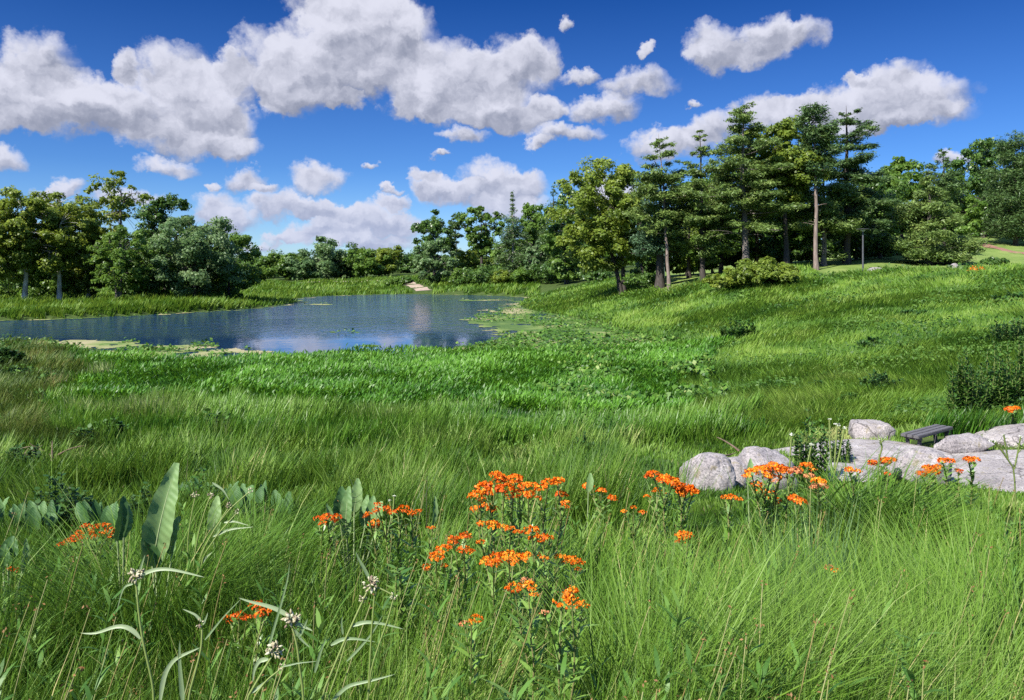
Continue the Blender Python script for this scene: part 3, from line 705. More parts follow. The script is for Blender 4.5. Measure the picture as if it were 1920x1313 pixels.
D('shade_tree', 'dark broadleaf tree in deep shade behind the lamp post', 1606, 112, 345, 74, 498, 412, group=GP, leaves=15000, leaf=.32, mat=LEAF['dark'], bark=M_BARKD, clump=.26, nclump=65)
P('spreading_pine', 'broad pine with branches sweeping down to the mown lawn', 1742, 102, 318, 88, 484, 413, group=GP, leaves=34000, leaf=.40, mat=LEAF['pine'], bark=M_BARK, whorl=.95, prof='cone', per=7, trunk_r=.4, gap=.25, dead=3)
P('white_pine', 'open pine with bare level branches above the broad low one', 1772, 125, 280, 44, 380, 414, group=GP, leaves=5500, leaf=.5, mat=LEAF['pined'], bark=M_BARKD, whorl=1.6, prof='white', per=5, trunk_r=.3, gap=.3)
D('broadleaf_tree', 'rounded green treetop behind the broad low pine on its left', 1690, 122, 296, 48, 470, 415, group=GP, leaves=12000, leaf=.38, mat=LEAF['mid'], bark=M_BARKD, clump=.25, nclump=60)
D('broadleaf_tree', 'large dark green tree above the dirt path', 1845, 165, 262, 66, 442, 416, group=GP, leaves=18000, leaf=.46, mat=LEAF['dark'], bark=M_BARKD, clump=.22, nclump=95)
D('broadleaf_tree', 'mid green tree between the dark tree and the broad low pine, at the path bend', 1800, 150, 330, 46, 462, 417, group=GP, leaves=13000, leaf=.42, mat=LEAF['mid'], bark=M_BARKD, clump=.24, nclump=70)
P('dark_spruce', 'very dark spruce at the right frame edge beside the sloping lawn', 1905, 150, 246, 54, 440, 418, group=GP, leaves=24000, leaf=.5, mat=LEAF['pined'], bark=M_BARKD, whorl=.9, prof='dense', per=8, flat=.45)
D('broadleaf_tree', 'dark tree cut by the right frame edge behind the very dark spruce', 1962, 168, 280, 70, 440, 419, group=GP, leaves=14000, leaf=.5, mat=LEAF['dark'], bark=M_BARKD, clump=.25, nclump=70)
D('shade_tree', 'dark tree in the gap behind the thick trunked pine', 1205, 128, 372, 44, 515, 420, group=GP, leaves=10000, leaf=.36, mat=LEAF['dark'], bark=M_BARKD, clump=.26, nclump=55)
D('shade_tree', 'green broadleaf tree behind the slim pine and the dark trunked pine', 1288, 130, 388, 52, 500, 421, group=GP, leaves=12000, leaf=.36, mat=LEAF['yellow'], bark=M_BARKD, clump=.26, nclump=60)
D('sprawling_bush', 'large yellow green bush sprawling below the great white pine', 1432, 84, 490, 60, 545, 430, 'bush', leaves=15000, leaf=.24, mat=LEAF['yellow'], bark=M_BARKD, clump=.2, nclump=90, trunk_r=.05, twins=2)
D('sprawling_bush', 'smaller olive bush running downhill left of the large yellow green one', 1372, 86, 520, 44, 560, 431, 'bush', leaves=7000, leaf=.24, mat=LEAF['olive'], bark=M_BARKD, clump=.22, nclump=60, trunk_r=.05, twins=2)
D('round_bush', 'dark low bush on the slope in the shade of the leaning maple', 1205, 108, 517, 32, 556, 432, 'bush', leaves=6000, leaf=.24, mat=LEAF['dark'], bark=M_BARKD, clump=.25, nclump=60, trunk_r=.05, twins=2)
D('round_bush', 'lone dark bush on the meadow ridge above the orange lilies', 1862, 88, 486, 20, 515, 433, 'bush', leaves=2600, leaf=.2, mat=LEAF['dark'], bark=M_BARKD, clump=.28, nclump=34, trunk_r=.04, twins=2)

def distant_forest():
    """the wood that closes the view behind the trees one can tell apart"""
    r = np.random.default_rng(444); mb = MB(); L, Nn, Tn = [], [], []
    spots = []
    for px in np.arange(-420, 2500, 13.0):
        d = np.interp(px, [-420, 420, 470, 760, 850, 1050, 1250, 1500, 1700, 2500], [200, 215, 430, 430, 330, 300, 230, 185, 215, 260]) * r.uniform(.97, 1.12)
        top = np.interp(px, [-420, 0, 150, 400, 470, 760, 800, 900, 1050, 1200, 1500, 1660, 1760, 1900, 2500], [430, 430, 440, 470, 490, 488, 486, 470, 430, 420, 400, 400, 380, 320, 300]) + r.normal(0, 7)
        spots.append((px + r.normal(0, 5), d, top))
    for px, d, top in spots:
        x = (px - 960) / F * d; z = H1(x, d); Hh = max(4.0, EYE - (top - HOR) / F * d - z); R = Hh * r.uniform(.24, .36)
        n = 9; c = sph(n, r) * np.array([R, R, Hh * .40]) * (r.random((n, 1)) ** .4) + np.array([x, d, z + Hh * .56])
        for q in c:
            m = 75; o = sph(m, r) * (r.random((m, 1)) ** .5) * R * .55
            L.append(q + o); Nn.append(unit(o) + r.normal(0, .5, (m, 3)) + [0, 0, .4]); Tn.append(np.clip(.42 + r.normal(0, .12) + r.normal(0, .15, m), 0, 1))
        m = 90; o = r.normal(0, 1, (m, 3)) * np.array([R * .9, R * .5, .5]) + np.array([x, d, z + Hh * .13]); o[:, 2] = np.maximum(o[:, 2], z + .1)
        L.append(o); Nn.append(r.normal(0, 1, (m, 3))); Tn.append(np.full(m, .35))
    L, Nn, Tn = map(np.concatenate, (L, Nn, Tn)); L[:, 2] = np.maximum(L[:, 2], .3)
    mb.kites(L, Nn, .0040 * L[:, 1] * r.uniform(.6, 1.4, len(L)), .7, Tn, r)
    tag(mb.build('distant_forest', LEAF['mid']), kind='stuff')
distant_forest()

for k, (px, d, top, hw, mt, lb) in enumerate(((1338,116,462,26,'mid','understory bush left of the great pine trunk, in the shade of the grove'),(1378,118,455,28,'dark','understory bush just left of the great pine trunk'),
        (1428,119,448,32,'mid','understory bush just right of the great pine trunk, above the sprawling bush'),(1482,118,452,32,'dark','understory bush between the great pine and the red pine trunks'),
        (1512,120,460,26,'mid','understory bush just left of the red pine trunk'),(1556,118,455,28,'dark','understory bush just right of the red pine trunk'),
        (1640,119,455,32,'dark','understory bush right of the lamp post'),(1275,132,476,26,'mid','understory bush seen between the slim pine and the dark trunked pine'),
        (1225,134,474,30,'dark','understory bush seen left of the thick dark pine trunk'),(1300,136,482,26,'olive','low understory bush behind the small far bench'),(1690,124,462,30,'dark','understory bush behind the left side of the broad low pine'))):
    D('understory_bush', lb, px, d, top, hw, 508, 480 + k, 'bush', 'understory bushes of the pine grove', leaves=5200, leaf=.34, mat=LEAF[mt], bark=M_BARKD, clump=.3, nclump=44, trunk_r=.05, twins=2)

D('shade_tree', 'green broadleaf tree filling the gap between the slim pine and the great white pine', 1292, 116, 335, 50, 490, 495, group=GP, leaves=14000, leaf=.32, mat=LEAF['mid'], bark=M_BARKD, clump=.26, nclump=65)
D('shade_tree', 'dark broadleaf tree directly behind the great white pine', 1420, 115, 285, 62, 485, 496, group=GP, leaves=18000, leaf=.32, mat=LEAF['mid'], bark=M_BARKD, clump=.25, nclump=75)
D('shade_tree', 'green broadleaf tree behind the tall dark white pine, filling its right side', 1650, 116, 318, 52, 490, 497, group=GP, leaves=15000, leaf=.33, mat=LEAF['mid'], bark=M_BARKD, clump=.26, nclump=65)
D('broadleaf_tree', 'green tree behind the left side of the leaning maple, above the shrubs', 1062, 165, 372, 44, 515, 498, group=GP, leaves=13000, leaf=.42, mat=LEAF['mid'], bark=M_BARKD, clump=.25, nclump=65)
# ---------------------------------------------------------------- rocks (their places are needed to keep the grass off them)
ROCKS = []                     # x, y, half sizes, used to clear the grass
def footprint(x, y, a, b, rz=0.0): ROCKS.append((x, y, a, b, rz))
def clear_of_rocks(x, y, m=1.0):
    ok = np.ones(x.shape, bool)
    for (cx, cy, a, b, rz) in ROCKS:
        c, s = math.cos(rz), math.sin(rz); dx, dy = x - cx, y - cy
        ok &= ((dx * c + dy * s) / (a * m)) ** 2 + ((-dx * s + dy * c) / (b * m)) ** 2 > 1
    return ok
M_GRANITE = None
def granite(name, warm, cracks):
    m, nt, out = nodes_of(name)
    big = noise_n(nt, 1.6, 5, .6, 'obj'); spk = noise_n(nt, 24, 4, .75, 'obj'); li = noise_n(nt, 5, 6, .65, 'obj')
    base = ramp(nt, big, [(.3, (.20 + warm, .18 + warm * .8, .185)), (.55, (.32 + warm, .295 + warm * .8, .29)), (.75, (.43 + warm, .40 + warm, .40))])
    sp = ramp(nt, spk, [(.34, (.28, .27, .28)), (.47, (.85, .85, .85)), (.60, (1.15, 1.12, 1.1))])
    mu = nt.nodes.new('ShaderNodeMix'); mu.data_type = 'RGBA'; mu.blend_type = 'MULTIPLY'; mu.inputs[0].default_value = 1.0
    nt.links.new(base, mu.inputs[6]); nt.links.new(sp, mu.inputs[7])
    lc = nt.nodes.new('ShaderNodeMix'); lc.data_type = 'RGBA'
    nt.links.new(ramp(nt, li, [(.56, (0, 0, 0)), (.64, (.75, .75, .75))]), lc.inputs[0]); nt.links.new(mu.outputs[2], lc.inputs[6]); lc.inputs[7].default_value = (.20, .17, .105, 1)
    b = nt.nodes.new('ShaderNodeBsdfPrincipled'); b.inputs['Roughness'].default_value = .9; b.inputs['Specular IOR Level'].default_value = .2
    vo = nt.nodes.new('ShaderNodeTexVoronoi'); vo.feature = 'DISTANCE_TO_EDGE'; vo.inputs['Scale'].default_value = .62
    wp = nt.nodes.new('ShaderNodeTexNoise'); wp.inputs['Scale'].default_value = 1.6; wp.inputs['Detail'].default_value = 6
    oc = nt.nodes.new('ShaderNodeTexCoord').outputs['Object']; nt.links.new(oc, wp.inputs['Vector'])
    av = nt.nodes.new('ShaderNodeVectorMath'); av.operation = 'MULTIPLY_ADD'; av.inputs[1].default_value = (.7, .7, .7); nt.links.new(wp.outputs['Color'], av.inputs[0]); nt.links.new(oc, av.inputs[2]); nt.links.new(av.outputs[0], vo.inputs['Vector'])
    crack = ramp(nt, vo.outputs['Distance'], [(0, (1 - .85 * cracks,) * 3), (.006, (1 - .4 * cracks,) * 3), (.014, (1, 1, 1))])
    mc = nt.nodes.new('ShaderNodeMix'); mc.data_type = 'RGBA'; mc.blend_type = 'MULTIPLY'; mc.inputs[0].default_value = 1.0
    nt.links.new(lc.outputs[2], mc.inputs[6]); nt.links.new(crack, mc.inputs[7]); nt.links.new(mc.outputs[2], b.inputs['Base Color'])
    bp = nt.nodes.new('ShaderNodeBump'); bp.inputs['Strength'].default_value = .75; bp.inputs['Distance'].default_value = .03
    nt.links.new(mathn(nt, 'ADD', mathn(nt, 'ADD', noise_n(nt, 9, 8, .7, 'obj'), crack), mathn(nt, 'MULTIPLY', spk, .4)), bp.inputs['Height']); nt.links.new(bp.outputs[0], b.inputs['Normal'])
    nt.links.new(b.outputs[0], out.inputs['Surface'])
    return m
M_GRANITE = granite('speckled_granite', 0.0, .15); M_SLAB = granite('pale_slab_stone', 0.012, .75)
def rock(name, label, x, y, top, size, seed, mat, power=2.4, rough=.16, rz=0.0, tilt=(0, 0), group=None, flat=0.0, sink=.25):
    """size = half lengths; top = height of the crown of the rock"""
    bm = bmesh.new(); bmesh.ops.create_icosphere(bm, subdivisions=5, radius=1)
    V = np.array([v.co[:] for v in bm.verts])
    n = (np.abs(V) ** power).sum(1, keepdims=True) ** (-1 / power); V = V * n
    o = seed * 7.3
    V = V * (1 + rough * 1.6 * (fbm(V[:, 0] * 1.3 + o, V[:, 1] * 1.3, V[:, 2] * 1.3 + 9, seed=seed, oct=2) - .5)[:, None]
             + rough * 1.0 * (np.abs(fbm(V[:, 0] * 3 + o, V[:, 1] * 3, V[:, 2] * 3 + 9, seed=seed + 3, oct=4) - .5))[:, None]
             + .05 * (fbm(V[:, 0] * 11 + o, V[:, 1] * 11, V[:, 2] * 11, seed=seed + 5, oct=3) - .5)[:, None])
    # broken facets
    r = np.random.default_rng(seed)
    for k in range(14):
        d = unit(r.normal(size=3) + [0, 0, .2]); lim = r.uniform(.78, .98) * (V @ d).max()
        e = np.maximum(V @ d - lim, 0); V = V - e[:, None] * d * .8
    V *= np.array(size)
    V[:, 2] += V[:, 0] * tilt[0] + V[:, 1] * tilt[1]
    zt = V[:, 2].max()
    for v, c in zip(bm.verts, V): v.co = c
    for f in bm.faces: f.smooth = True
    me = bpy.data.meshes.new(name); bm.to_mesh(me); bm.free(); me.materials.append(mat)
    ob = bpy.data.objects.new(name, me); COL.objects.link(ob)
    ob.location = (x, y, top - zt); ob.rotation_euler = (0, 0, rz)
    tag(ob, label, 'rock', group)
    footprint(x, y, size[0] * .92, size[1] * .92, rz)
    return ob
GR = 'granite rocks around the bench'
def rock_px(name, label, px0, px1, top, d, depth, hz, seed, mat, **k):
    w = (px1 - px0) / 2 / F * d; x = ((px0 + px1) / 2 - 960) / F * d
    return rock(name, label, x, d, EYE - (top - HOR) / F * d, (w, depth, hz), seed, mat, group=GR, **k)
rock_px('boulder', 'rounded speckled boulder at the left end of the rock row, orange flowers before it', 1278, 1374, 847, 15.3, .42, .52, 1, M_GRANITE, rough=.14)
rock_px('boulder', 'flat topped speckled boulder right of the rounded one, above the largest orange clump', 1384, 1490, 836, 16.4, .50, .50, 2, M_GRANITE, power=3.2, rough=.14, tilt=(-.18, 0))
rock_px('boulder', 'small low boulder wedged between the two speckled boulders', 1352, 1406, 858, 16.2, .34, .40, 3, M_GRANITE)
rock_px('boulder', 'pale blocky boulder standing alone in the grass left of the bench', 1596, 1674, 790, 22.6, .42, .50, 4, M_SLAB, power=3.2, rough=.16, tilt=(-.08, 0))
rock_px('boulder', 'brown stained boulder at the front edge of the stone slabs below the bench', 1676, 1776, 841, 17.6, .40, .42, 5, M_GRANITE, rough=.2)
rock('rock_slab', 'pale flat slab left of the bench, sloping to the front', 8.9, 20.3, 1.66, (2.05, 1.75, .34), 6, M_SLAB, power=4.5, rough=.09, rz=.12, tilt=(.05, -.02), group=GR)
rock('rock_slab', 'small pale slab lying before the pale flat slab among the grass', 7.3, 18.3, 1.68, (1.0, .8, .34), 7, M_SLAB, power=4, rough=.12, rz=-.1, group=GR)
rock('rock_slab', 'largest grey slab, running from below the bench to the right frame edge', 12.3, 18.9, 1.68, (2.8, 2.1, .45), 8, M_SLAB, power=6, rough=.08, rz=.10, tilt=(.03, -.03), group=GR)
rock('rock_slab', 'grey slab continuing the largest one past the right frame edge', 15.6, 20.4, 1.80, (1.9, 1.8, .35), 9, M_SLAB, power=4, rough=.10, group=GR)
rock('rock_ledge', 'narrow dark ledge of stone behind the largest slab, right of the bench', 11.75, 20.7, 1.93, (.75, .22, .26), 10, M_GRANITE, power=4, rough=.2, rz=.22, group=GR)
rock('rock_slab', 'raised grey slab at the right frame edge behind the white daisies', 14.7, 22.4, 1.88, (1.5, .9, .32), 11, M_SLAB, power=4, rough=.12, rz=.1, tilt=(.06, 0), group=GR)
footprint(11.9, 22.1, 1.25, .55, .62)
footprint(-2.1, 3.65, .26, .3); footprint(.10, 2.38, .17, .24); footprint(-.10, 2.25, .07, .14); footprint(.02, 2.75, .14, .12); footprint(.95, 4.3, .2, .3); footprint(1.25, 4.5, .16, .3); footprint(.0, 4.0, .3, .2); footprint(-5.75, 9.2, 1.05, 1.2); footprint(-3.9, 11.6, 1.25, 1.2); footprint(-.95, 4.5, .16, .25)
for _px, _d in ((795,184),(788,190),(780,197),(772,203),(765,211),(760,219)): footprint((_px - 960) / F * _d, _d, 2.6, 6.0)

# ---------------------------------------------------------------- grasses
G = {
 'near':  leaf_mat('fine_meadow_grass', [(0, (.028, .082, .010)), (.4, (.082, .176, .016)), (.75, (.148, .252, .032)), (.93, (.20, .31, .07)), (1, (.46, .40, .16))], .32, .5, .22, .35, 1.2),
 'slope': leaf_mat('slope_grass', [(0, (.026, .076, .008)), (.4, (.076, .162, .013)), (.75, (.132, .230, .028)), (.93, (.19, .29, .06)), (1, (.42, .38, .16))], .32, .5, .22, .45, .35),
 'marsh': leaf_mat('marsh_leaf', [(0, (.024, .095, .005)), (.5, (.068, .188, .012)), (1, (.125, .285, .022))], .34, .45, .35, .3, .25),
 'reed':  leaf_mat('reed_blade', [(0, (.026, .092, .008)), (.5, (.086, .200, .016)), (.9, (.14, .26, .034)), (1, (.34, .37, .16))], .32, .42, .38, .35, .3),
 'right': leaf_mat('meadow_blade', [(0, (.040, .105, .012)), (.4, (.098, .196, .018)), (.75, (.158, .266, .030)), (1, (.23, .32, .06))], .34, .5, .22, .65, .14),
 'rough': leaf_mat('rough_grass', [(0, (.030, .060, .010)), (.4, (.082, .140, .018)), (.7, (.14, .19, .04)), (1, (.22, .19, .065))], .32, .5, .25, .8, .22),
 'bank':  leaf_mat('bank_grass', [(0, (.042, .105, .010)), (.5, (.092, .19, .016)), (1, (.19, .28, .034))], .36, .5, .25, .6, .10),
}
def cells(umin=-1.3, umax=1.3, nu=520, nv=430, dmin=.75, dmax=250):
    u = np.linspace(umin, umax, nu); v = np.linspace(math.log(dmin), math.log(dmax), nv)
    U, V = np.meshgrid(u, v); Y = np.exp(V); X = U * Y
    Z, sd = height(X, Y, True)
    py = HOR + F * (EYE - Z) / Y; px = 960 + F * U
    dpy = -np.gradient(py, axis=0)
    w = F * (u[1] - u[0]) * (np.maximum(dpy, 0) + .16 * F * EYE / Y * (v[1] - v[0]) * .4)
    w *= np.where(np.abs(U) > .88, np.where(Y < 8, .14, .05), np.where(np.abs(U) > .69, .35, 1.0))
    w *= np.where(py - .75 * F / Y > 1400, .06, 1.0)
    return dict(u=u, v=v, X=X, Y=Y, px=px, py=py, sd=sd, w=w, nv=nv)
CE = cells()
def fields():
    X, Y, px, sd = CE['X'], CE['Y'], CE['px'], CE['sd']
    n1 = fbm(X * .22, Y * .22, seed=31, oct=3) - .5; n2 = fbm(X * .8, Y * .8, seed=32, oct=3) - .5
    land = sd > .25
    near = Y < 6.2 + n2 * 2.2
    rb = np.interp(Y, [24, 30, 36, 44, 52, 60], [1400, 1330, 1290, 1300, 1310, 1330]) + n1 * 160
    right = (Y > 24) & (px > rb) & (Y < 150) | (Y > 58) & (X > -12) & (Y < 165)
    marsh = (Y > 31 + n1 * 5) & (Y < 58) & ~right & (px > 165 + n1 * 110)
    reed = (Y > 23.5 + n1 * 5) & ~right & ~marsh & (px > 110 + n1 * 150) & (Y < 58)
    rough = (Y > 21 + n1 * 6) & ~right & ~marsh & ~reed & (Y < 75) & (px < 190 + n1 * 160)
    bank = (Y > 70) & ~right
    lawn = zone_lawn(X, Y) > .35
    z = np.full(X.shape, 1)
    z[near] = 0; z[rough] = 5; z[reed] = 3; z[marsh] = 2; z[right] = 4; z[bank] = 6
    z[(~land) | lawn] = -1
    z[(Y > 150) & (px > 1010)] = -1
    return z
ZN = fields()
def pick(zone, n, r, power=1.0, extra=None):
    w = np.where(ZN == zone, CE['w'] ** power, 0)
    if extra is not None: w = w * extra
    p = w.ravel() / w.sum(); c = np.searchsorted(np.cumsum(p), r.random(n))
    c = np.minimum(c, p.size - 1); iv, iu = np.unravel_index(c, w.shape)
    u = CE['u'][iu] + (r.random(n) - .5) * (CE['u'][1] - CE['u'][0]); v = CE['v'][iv] + (r.random(n) - .5) * (CE['v'][1] - CE['v'][0])
    y = np.exp(v); return u * y, y
def ground_pts(x, y, sink=.02):
    z, sd = height(x, y, True); return np.stack([x, y, z - sink], 1), sd
def wind(x, y, sc=.25, spread=1.2, seed=41):
    return -.25 + (fbm(x * sc, y * sc, seed=seed, oct=3) - .5) * 2.4 * spread
LN = None
def grass(name, zone, n, mat, L, wk, th0, th1, S, r, tint=.45, tsd=.16, wmin=.003, spread=1.2, wsc=.25, tall=None, phi_sd=.5, power=1.0, straw=.0, noise_t=.35, hmod=None, hv=.7):
    x, y = pick(zone, n, r, power)
    ok = clear_of_rocks(x, y); x, y = x[ok], y[ok]; n = len(x)
    Pt, sd = ground_pts(x, y)
    patch = fbm(x * .35, y * .35, seed=zone + 50, oct=4) - .5
    fine = fbm(x * 1.4, y * 1.4, seed=zone + 60, oct=2) - .5
    l = L * r.uniform(.6, 1.25, n) * (1 + patch * hv + fine * hv * .6)
    if hmod is not None: l = l * hmod(x, y)
    px = 960 + F * x / y
    t = np.clip(tint + patch * noise_t * 2 + fine * .25 + r.normal(0, tsd, n), 0, .92)
    t = np.where(r.random(n) < straw, r.uniform(.95, 1, n), t)
    mb = MB()
    mb.blades(Pt, l, np.maximum(wmin, wk * y) * r.uniform(.7, 1.3, n), wind(x, y, wsc, spread) + r.normal(0, phi_sd, n) + (r.random(n) < .12) * r.uniform(-3, 3, n),
              r.uniform(0, th0, n), th1 * r.uniform(.5, 1.4, n), S, t, r)
    return tag(mb.build(name, mat), kind='stuff')
R5 = np.random.default_rng(5)
def short_by_rocks(x, y):
    px = 960 + F * x / y
    s = sstep(1130, 1250, px) * sstep(6.4, 7.6, y) * sstep(25, 21, y)
    return 1 - s * .62
def slope_mod(x, y):           # clumps and hollows
    c = fbm(x * .75, y * .75, seed=120, oct=3)
    q = short_by_rocks(x, y); return q * np.where(q < .9, .55 + .35 * sstep(.30, .68, c), .45 + 1.1 * sstep(.30, .68, c))
def build_near():
    r = np.random.default_rng(77); mb = MB()
    # tussocks: every blade springs from a crown and arches outwards
    M = 1700
    x, y = pick(0, M, r, .62)
    big = [(1590,5.3,.30,.85,.30),(500,4.6,.26,.75,.42),(255,3.3,.22,.85,.40),(330,3.5,.2,.8,.42),(1720,2.6,.22,.8,.66),(1330,2.3,.25,.85,.68),(1480,2.5,.2,.8,.66),(1850,3.2,.25,.8,.60),(1640,4.9,.2,.8,.5),
           (1250,2.6,.2,.75,.6),(1560,2.1,.2,.8,.66),(1950,2.7,.2,.8,.6),(1120,2.4,.15,.65,.6)]
    cx = np.concatenate([[(b[0] - 960) / F * b[1] for b in big], x]); cy = np.concatenate([[b[1] for b in big], y])
    _pc = 960 + F * x / y; _sh = 1 - .5 * sstep(4.7, 6.0, y) * sstep(1120, 1230, _pc)
    cr = np.concatenate([[b[2] for b in big], r.uniform(.03, .11, M)]); cl = np.concatenate([[b[3] for b in big], r.uniform(.24, .55, M) * _sh])
    ct = np.concatenate([[b[4] for b in big], np.clip(.50 + (fbm(x * .9, y * .9, seed=71) - .5) * .9 + r.normal(0, .09, M), .1, .85)])
    nb = np.concatenate([np.full(len(big), 650), r.integers(35, 105, M)])
    k = np.repeat(np.arange(len(cx)), nb); n = len(k)
    a = r.uniform(0, 6.283, n); q = np.sqrt(r.random(n)) * cr[k]
    bx, by = cx[k] + np.cos(a) * q, cy[k] + np.sin(a) * q
    okb = clear_of_rocks(bx, by); bx, by, k, a = bx[okb], by[okb], k[okb], a[okb]; n = len(k)
    Pt, _ = ground_pts(bx, by)
    l = cl[k] * r.uniform(.55, 1.15, n)
    wnd = (wind(cx, cy, .6, 2.4) + r.normal(0, .3, len(cx)))[k]; mixw = np.clip(r.uniform(.0, .8, len(cx))[k] + r.normal(0, .12, n), 0, 1)
    vx = np.cos(a) * (1 - mixw) + np.cos(wnd) * mixw; vy = np.sin(a) * (1 - mixw) + np.sin(wnd) * mixw
    phi = np.arctan2(vy, vx) + r.normal(0, .25, n)
    isbig = k < len(big)
    t = np.clip(ct[k] + r.normal(0, .13, n), 0, .92); t = np.where(r.random(n) < .012, r.uniform(.95, 1, n), t)
    w = np.maximum(.0030, .00150 * cy[k]) * (r.uniform(.6, 1.3, len(cx)) ** 1)[k] * r.uniform(.7, 1.35, n) * np.where(r.random(n) < .06, 1.8, 1)
    th1 = np.where(isbig, r.uniform(.9, 1.75, n), r.uniform(.5, 1.35, n))
    mb.blades(Pt, l, w, phi, r.uniform(.02, .30, n), th1, 4, t, r)
    # loose stems between the tussocks
    n = 46000; x, y = pick(0, n, r, .85); okb = clear_of_rocks(x, y); x, y = x[okb], y[okb]; n = len(x); Pt, _ = ground_pts(x, y)
    t = np.clip(.48 + (fbm(x * .7, y * .7, seed=72) - .5) * .7 + r.normal(0, .17, n), 0, .92); t = np.where(r.random(n) < .02, r.uniform(.95, 1, n), t)
    mb.blades(Pt, .43 * r.uniform(.5, 1.3, n) * (.75 + .5 * fbm(x * 1.2, y * 1.2, seed=73)) * (1 - .5 * sstep(4.7, 6.0, y) * sstep(1120, 1230, 960 + F * x / y)), np.maximum(.0032, .0015 * y) * r.uniform(.7, 1.6, n),
              wind(x, y, .5, 2.5) + r.normal(0, 1.0, n), r.uniform(0, .35, n), r.uniform(.1, 1.1, n), 3, t, r)
    tag(mb.build('meadow_grass', G['near']), kind='stuff')
build_near()
grass('slope_grass', 1, 170000, G['slope'], .47, .00135, .35, .75, 3, R5, .46, .17, .008, straw=.012, hmod=slope_mod, noise_t=.6, phi_sd=.9, spread=2.2, wsc=.35)
grass('reed_grass', 3, 44000, G['reed'], .74, .0017, .2, .6, 3, R5, .5, .2, .02, phi_sd=.6, spread=1.5, wsc=.2, straw=.012, noise_t=.6)
grass('right_meadow_grass', 4, 215000, G['right'], .60, .00105, .35, 1.0, 3, R5, .47, .15, .02, phi_sd=.65, spread=2.6, wsc=.11, noise_t=.42, power=.9, hv=.35)
grass('rough_grass', 5, 36000, G['rough'], .75, .00115, .3, .8, 3, R5, .36, .2, .02, noise_t=.5)
grass('bank_grass', 6, 52000, G['bank'], .85, .00125, .3, .9, 2, R5, .5, .18, .05, power=.85)
def build_marsh():
    r = np.random.default_rng(91); mb = MB()
    n = 125000; x, y = pick(2, n, r, 1.0); Pt, _ = ground_pts(x, y)
    px = 960 + F * x / y
    patch = fbm(x * .45, y * .45, seed=92, oct=4) - .5; p2 = fbm(x * .11, y * .11, seed=93, oct=2) - .5
    t = np.clip(.5 + patch * .8 + p2 * .4 + r.normal(0, .2, n), 0, 1)
    hgt = .74 * (1 + patch * .7)
    # upright stems ending in a broad blade
    lev = r.random(n) ** .7
    Pt[:, 2] += hgt * lev * .85
    mb.blades(Pt, r.uniform(.18, .40, n), r.uniform(.045, .10, n), wind(x, y, .3, 1.5) + r.normal(0, 1.0, n), r.uniform(.05, .9, n), r.uniform(.4, 1.5, n), 2, t, r,
              prof=(.35, 1.0, .06))
    tag(mb.build('marsh_plants', G['marsh']), kind='stuff')
    # taller dark and pale broad leaves of the pond lilies that stand out of the marsh
    n = 9500; px = r.uniform(1030, 1310, n); d = np.exp(r.uniform(math.log(32.5), math.log(52), n))
    x = (px - 960) / F * d + (fbm(d * .3, px * .02, seed=94) - .5) * 3; y = d
    keep = fbm(x * .5, y * .5, seed=95, oct=3) > .43; x, y = x[keep], y[keep]; n = len(x)
    Pt, _ = ground_pts(x, y); Pt[:, 2] += r.uniform(.35, .8, n)
    nr = r.normal(0, .5, (n, 3)) + np.array([-.25, -.35, .7])
    mb = MB(); mb.kites(Pt, nr, r.uniform(.15, .32, n), r.uniform(.7, .95, n), np.clip(r.normal(.38, .25, n), 0, 1), r, fold=.1)
    tag(mb.build('emergent_lily_leaves', M_LILY), kind='stuff')
M_LILY = leaf_mat('lily_leaf', [(0, (.032, .09, .010)), (.45, (.072, .16, .018)), (.8, (.14, .23, .035)), (1, (.30, .34, .11))], .22, .48, .25)
build_marsh()

# ---------------------------------------------------------------- lily pads and algae on the water
def lily_edge(py): return np.interp(py, [552, 557, 562, 576, 592, 606, 618, 626, 638, 648, 656, 668], [1010, 992, 985, 948, 888, 872, 908, 950, 922, 880, 835, 640])
def float_zone(x, y):
    py = HOR + F * EYE / y; px = 960 + F * x / y
    wob = (fbm(x * .5, y * .5, seed=97, oct=4) - .5)
    right = px > lily_edge(py) + wob * 60
    left = (px < 620) & (py > np.interp(px, [0, 140, 250, 330, 400, 470, 560], [642, 637, 641, 646, 649, 655, 668]) + wob * 9)
    edge = (pond_sd(x, y) > -1.6 + wob * 3) & (y > 84)
    isl = np.zeros(x.shape, bool)
    for (cx, cy, rx, ry) in ((640, 623, 32, 3), (690, 649, 22, 3), (900, 563.5, 75, 1.6), (1000, 627, 60, 4), (880, 600, 24, 2), (590, 571, 38, 1.6), (380, 642, 26, 2.5)):
        isl |= ((px - cx) / rx) ** 2 + ((py - cy) / ry) ** 2 + wob * 1.4 < .8
    return right, left, edge | isl
